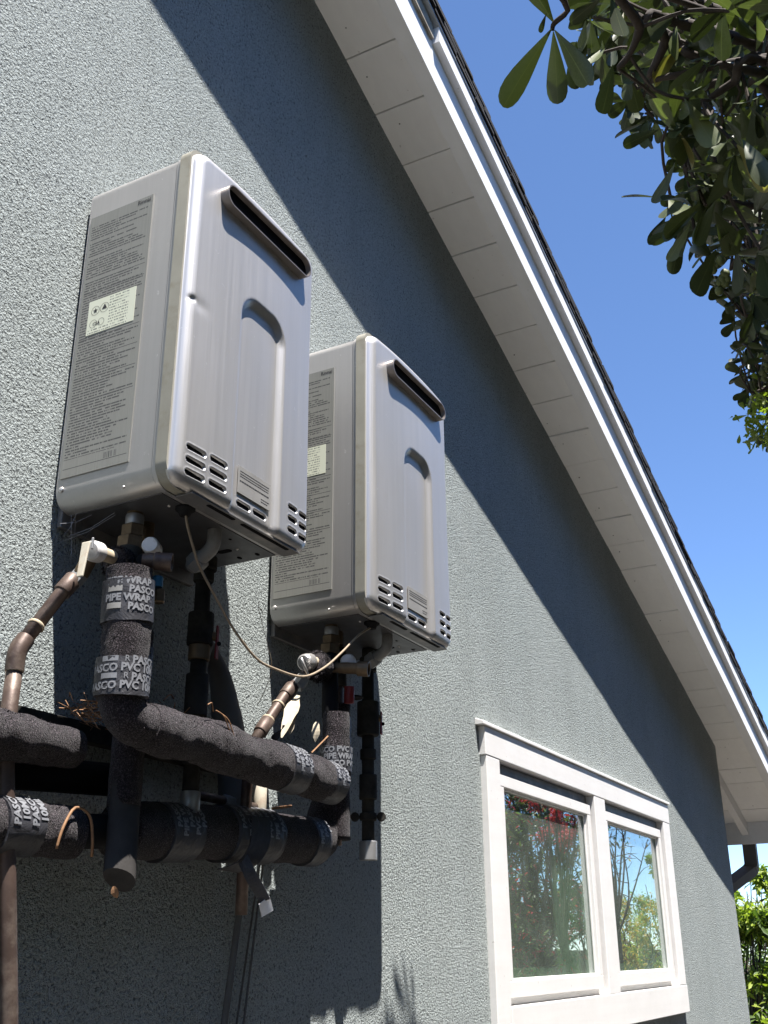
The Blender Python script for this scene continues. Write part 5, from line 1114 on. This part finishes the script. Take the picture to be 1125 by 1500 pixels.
def sphere(c, r, sq=1.0, n=8):
    V = []; F = []
    for i in range(n // 2 + 1):
        th = math.pi * i / (n // 2)
        for k in range(n): V.append((c[0] + r * math.sin(th) * math.cos(2 * math.pi * k / n), c[1] + r * math.sin(th) * math.sin(2 * math.pi * k / n), c[2] + r * sq * math.cos(th)))
    for i in range(n // 2):
        for k in range(n): F.append((i * n + k, (i + 1) * n + k, (i + 1) * n + (k + 1) % n, i * n + (k + 1) % n))
    return V, F
# sunlit new growth at the tip of the lowest branch
V = []; F = []
for _ in range(150):
    c = Vector(LOWTIP) + V3(q.gauss(0, .035), q.gauss(0, .03), q.gauss(0, .045))
    M = leaf_matrix(c, V3(q.gauss(-.2, .7), q.gauss(0, .7), q.gauss(.2, .7)), V3(q.gauss(0, .5), q.gauss(0, .5), 1), q.uniform(.022, .04))
    n = len(V); V += [tuple(M @ Vector(v)) for v in LV[0][1]]; F += [tuple(j + n for j in f) for f in LV[0][2]]
obj('new_growth', (V, F), 'leaf_bright', tree, smooth=True, kind='stuff')
for p in PODS: obj('seed_capsule', sphere(p, q.uniform(.0055, .0075), 1.15, 10), 'pod_green', tree, smooth=True)

# ================================================================== GARDEN TREES
def cloud_tree(name, label, cat, base, blobs, nleaf, L, mats, trunk_r, group=None, seed=1, limbs=8, shape=(.30, .0), seg=3, bare=False, droop=-.2):
    """trunk, limbs and a crown of separate leaves scattered in clumps through uneven volumes"""
    q = random.Random(seed); t = thing(name, label, cat, base, group); b = Vector(base)
    top_ = sum((Vector(c) for c, r in blobs), Vector()) / len(blobs)
    obj('trunk', tube(smooth_path([tuple(b), tuple(b.lerp(V3(top_.x, top_.y, top_.z), .45) + V3(.05, .04, 0)), tuple(top_)], 6), lambda u: trunk_r * (1 - .7 * u), 9, trunk_r * .15, 5), 'bark', t, smooth=True)
    tips = []; lb = []
    fork = b.lerp(top_, .45)
    for c, r in blobs:
        for _ in range(limbs):
            d = V3(q.gauss(0, 1), q.gauss(0, 1), q.gauss(.2, 1)).normalized() * r * q.uniform(.6, 1.05)
            e = Vector(c) + d; m_ = fork.lerp(e, .55) + V3(q.gauss(0, .12), q.gauss(0, .12), q.gauss(0, .12)) * r
            P = smooth_path([tuple(fork), tuple(m_), tuple(e)], 4)
            lb.append(tube(P, lambda u: trunk_r * .28 * (1 - .85 * u) + .003, 5)); tips += P[-5:]
            if bare:
                for _2 in range(7):
                    s = P[q.randrange(3, len(P))]; e2 = s + V3(q.gauss(0, 1), q.gauss(0, 1), q.gauss(.4, .8)).normalized() * r * q.uniform(.2, .5)
                    lb.append(tube(smooth_path([tuple(s), tuple((s + e2) / 2 + V3(q.gauss(0, .04), 0, q.gauss(0, .04)) * r), tuple(e2)], 3), lambda u: .008 * (1 - .8 * u) + .0015, 4)); tips.append(e2)
    obj('limb', join(*lb), 'bark', t, kind='stuff')
    per = {}
    clumps = [(Vector(c) + V3(q.gauss(0, 1), q.gauss(0, 1), q.gauss(0, 1)).normalized() * r * q.uniform(.25, 1.0), r * q.uniform(.10, .24)) for c, r in blobs for _ in range(max(6, int(26 * r)))]
    _, lv, lf, lu = leaf_mesh('leaf', shape[0], -.12, .3, mats[0][0], seg, .3)
    for i in range(nleaf):
        cc, cr = q.choice(clumps); p = cc + V3(q.gauss(0, 1), q.gauss(0, 1), q.gauss(0, 1)) * cr * .6
        x = q.random(); acc = 0
        for mname, share in mats:
            acc += share
            if x <= acc: break
        M = leaf_matrix(p, V3(q.gauss(0, 1), q.gauss(0, 1), q.gauss(droop, .8)), V3(q.gauss(0, .6), q.gauss(0, .6), 1), L * q.uniform(.6, 1.2))
        A = per.setdefault(mname, ([], [], [])); n = len(A[0])
        A[0].extend([tuple(M @ Vector(v)) for v in lv]); A[1].extend([tuple(j + n for j in f) for f in lf]); A[2].extend(lu)
    for mname, (V, F, UU) in per.items():
        o = obj('crown', (V, F), mname, t, smooth=True, kind='stuff')
        uv = o.data.uv_layers.new(name='UVMap'); li = np.empty(len(o.data.loops), dtype=np.int32); o.data.loops.foreach_get('vertex_index', li)
        uv.data.foreach_set('uv', np.array(UU, dtype=np.float32)[li].ravel())
    return t
# bright shrub past the house corner
cloud_tree('garden_shrub', 'tall sunlit yellow green shrub beyond the far corner of the house', 'shrub', (9.3, .9, GZ),
           [((9.2, .72, -.40), .42), ((9.3, .95, -.95), .55), ((9.2, .75, -1.5), .55), ((9.6, .2, -.9), .75), ((9.5, .25, -.35), .5), ((9.4, .6, -1.9), .6)], 17000, .115, [('leaf_bright', .58), ('leaf_mid', .42)], .025, seed=3, shape=(.30, 0))
cloud_tree('garden_tree', 'distant pinkish bare looking tree top behind the bright shrub', 'tree', (19.0, 2.7, GZ),
           [((19.0, 2.75, -.45), .55), ((19.1, 2.2, -.15), .5), ((19.3, 2.6, -1.2), .8), ((19.0, 3.3, -1.3), .6)], 5000, .07, [('leaf_pinkish', .8), ('leaf_mid', .2)], .08, seed=4, bare=True)
cloud_tree('garden_tree', 'distant green tree low on the horizon beside the pinkish one', 'tree', (17.5, 1.9, GZ),
           [((17.5, 1.6, -1.0), .8), ((17.6, 2.1, -1.4), .9)], 3500, .13, [('leaf_mid', 1.0)], .07, seed=5)
# trees mirrored in the panes: they stand in the garden in front of the wall
cloud_tree('garden_tree', 'large dark tree with crimson patches mirrored in the left window pane', 'tree', (15.4, -4.8, GZ),
           [((15.2, -5.0, .3), 1.35), ((14.0, -4.6, 1.0), .9), ((15.6, -4.9, 1.7), 1.1), ((16.2, -5.3, -.4), 1.1), ((14.6, -5.0, -.6), 1.0)], 15000, .13, [('leaf_dark', .6), ('leaf_mid', .28), ('leaf_crimson', .12)], .14, seed=6)
cloud_tree('garden_tree', 'crimson leaved maple mirrored at the top of the left window pane', 'tree', (13.2, -3.7, GZ),
           [((12.95, -3.6, 1.0), .36), ((13.35, -3.65, .78), .28), ((12.6, -3.6, 1.2), .22)], 3200, .08, [('leaf_crimson', 1.0)], .05, seed=7)
cloud_tree('garden_tree', 'bare branched tree mirrored against the sky in the right window pane', 'tree', (21.0, -5.3, GZ),
           [((20.7, -5.4, 1.3), 1.0), ((21.2, -5.2, 1.9), .9)], 260, .10, [('leaf_mid', .5), ('leaf_orange', .5)], .09, seed=8, bare=True, limbs=7)
cloud_tree('garden_tree', 'yellow and orange autumn tree mirrored low in the right window pane', 'tree', (24.6, -6.0, GZ),
           [((24.5, -6.0, -.5), .9), ((25.2, -6.1, -.1), .8), ((23.8, -6.0, -.9), .8)], 6000, .12, [('leaf_orange', .45), ('leaf_mid', .4), ('leaf_bright', .15)], .08, seed=9)
cloud_tree('garden_tree', 'tall green conifer like tree mirrored at the right edge of the right window pane', 'tree', (26.5, -5.6, GZ),
           [((26.7, -5.6, .3), .7), ((26.6, -5.6, 1.3), .5), ((26.6, -5.6, -.8), .9)], 6000, .12, [('leaf_mid', .7), ('leaf_bright', .3)], .08, seed=10)
cloud_tree('garden_tree', 'crimson shrub mirrored low at the left edge of the right window pane', 'tree', (21.2, -6.0, GZ),
           [((21.4, -6.0, -.2), .55), ((21.3, -6.0, .4), .4)], 2600, .11, [('leaf_crimson', .7), ('leaf_dark', .3)], .05, seed=12)
fence = thing('garden_fence', 'dark board fence along the far side of the garden, mirrored at pane foot', 'fence', (18, -7.0, GZ))
x = 6.0
bd = []
V0 = box(0, .135, -.012, .012, 0, 1.55)
fm = bpy.data.meshes.new('fence_board'); fm.from_pydata(V0[0], [], V0[1]); fm.materials.append(MATS['fence_wood'])
while x < 36:
    o = bpy.data.objects.new('fence_board', fm); C.objects.link(o); o.parent = fence
    o.location = (x - 18, rnd.uniform(-.004, .004), rnd.uniform(0, .015)); x += .150
obj('rail', box(6, 36, -7.05, -7.013, -1.0, -.91), 'fence_wood', fence); obj('rail', box(6, 36, -7.05, -7.013, -2.0, -1.91), 'fence_wood', fence)
# row of evergreens behind the camera, unseen, added to block sky light
for k, (x, nm) in enumerate(((-5.2, 'evergreen at the far left end of the row facing the wall'), (-2.4, 'evergreen in the row facing the wall, directly behind the viewpoint'), (.6, 'evergreen in the row facing the heaters'), (3.6, 'evergreen in the row facing the window'), (6.4, 'evergreen at the end of the row, last before the open garden'))):
    cloud_tree('sky_blocker_tree', 'added sky blocker, tall dense ' + nm, 'tree', (x, -3.5, GZ),
               [((x + a, -3.4 + b, z), r) for a, b, z, r in ((-.9, 0, -1.3, 1.0), (.8, -.1, -1.2, 1.0), (-.8, .1, .2, 1.05), (.9, 0, .3, 1.05), (-.6, 0, 1.7, 1.0), (.8, -.1, 1.8, 1.0), (.2, -.6, .9, 1.2))],
               3600, .42, [('leaf_dark', .8), ('leaf_mid', .2)], .12, 'added evergreens that block sky light', 30 + k, limbs=4, shape=(.55, 0), seg=2)
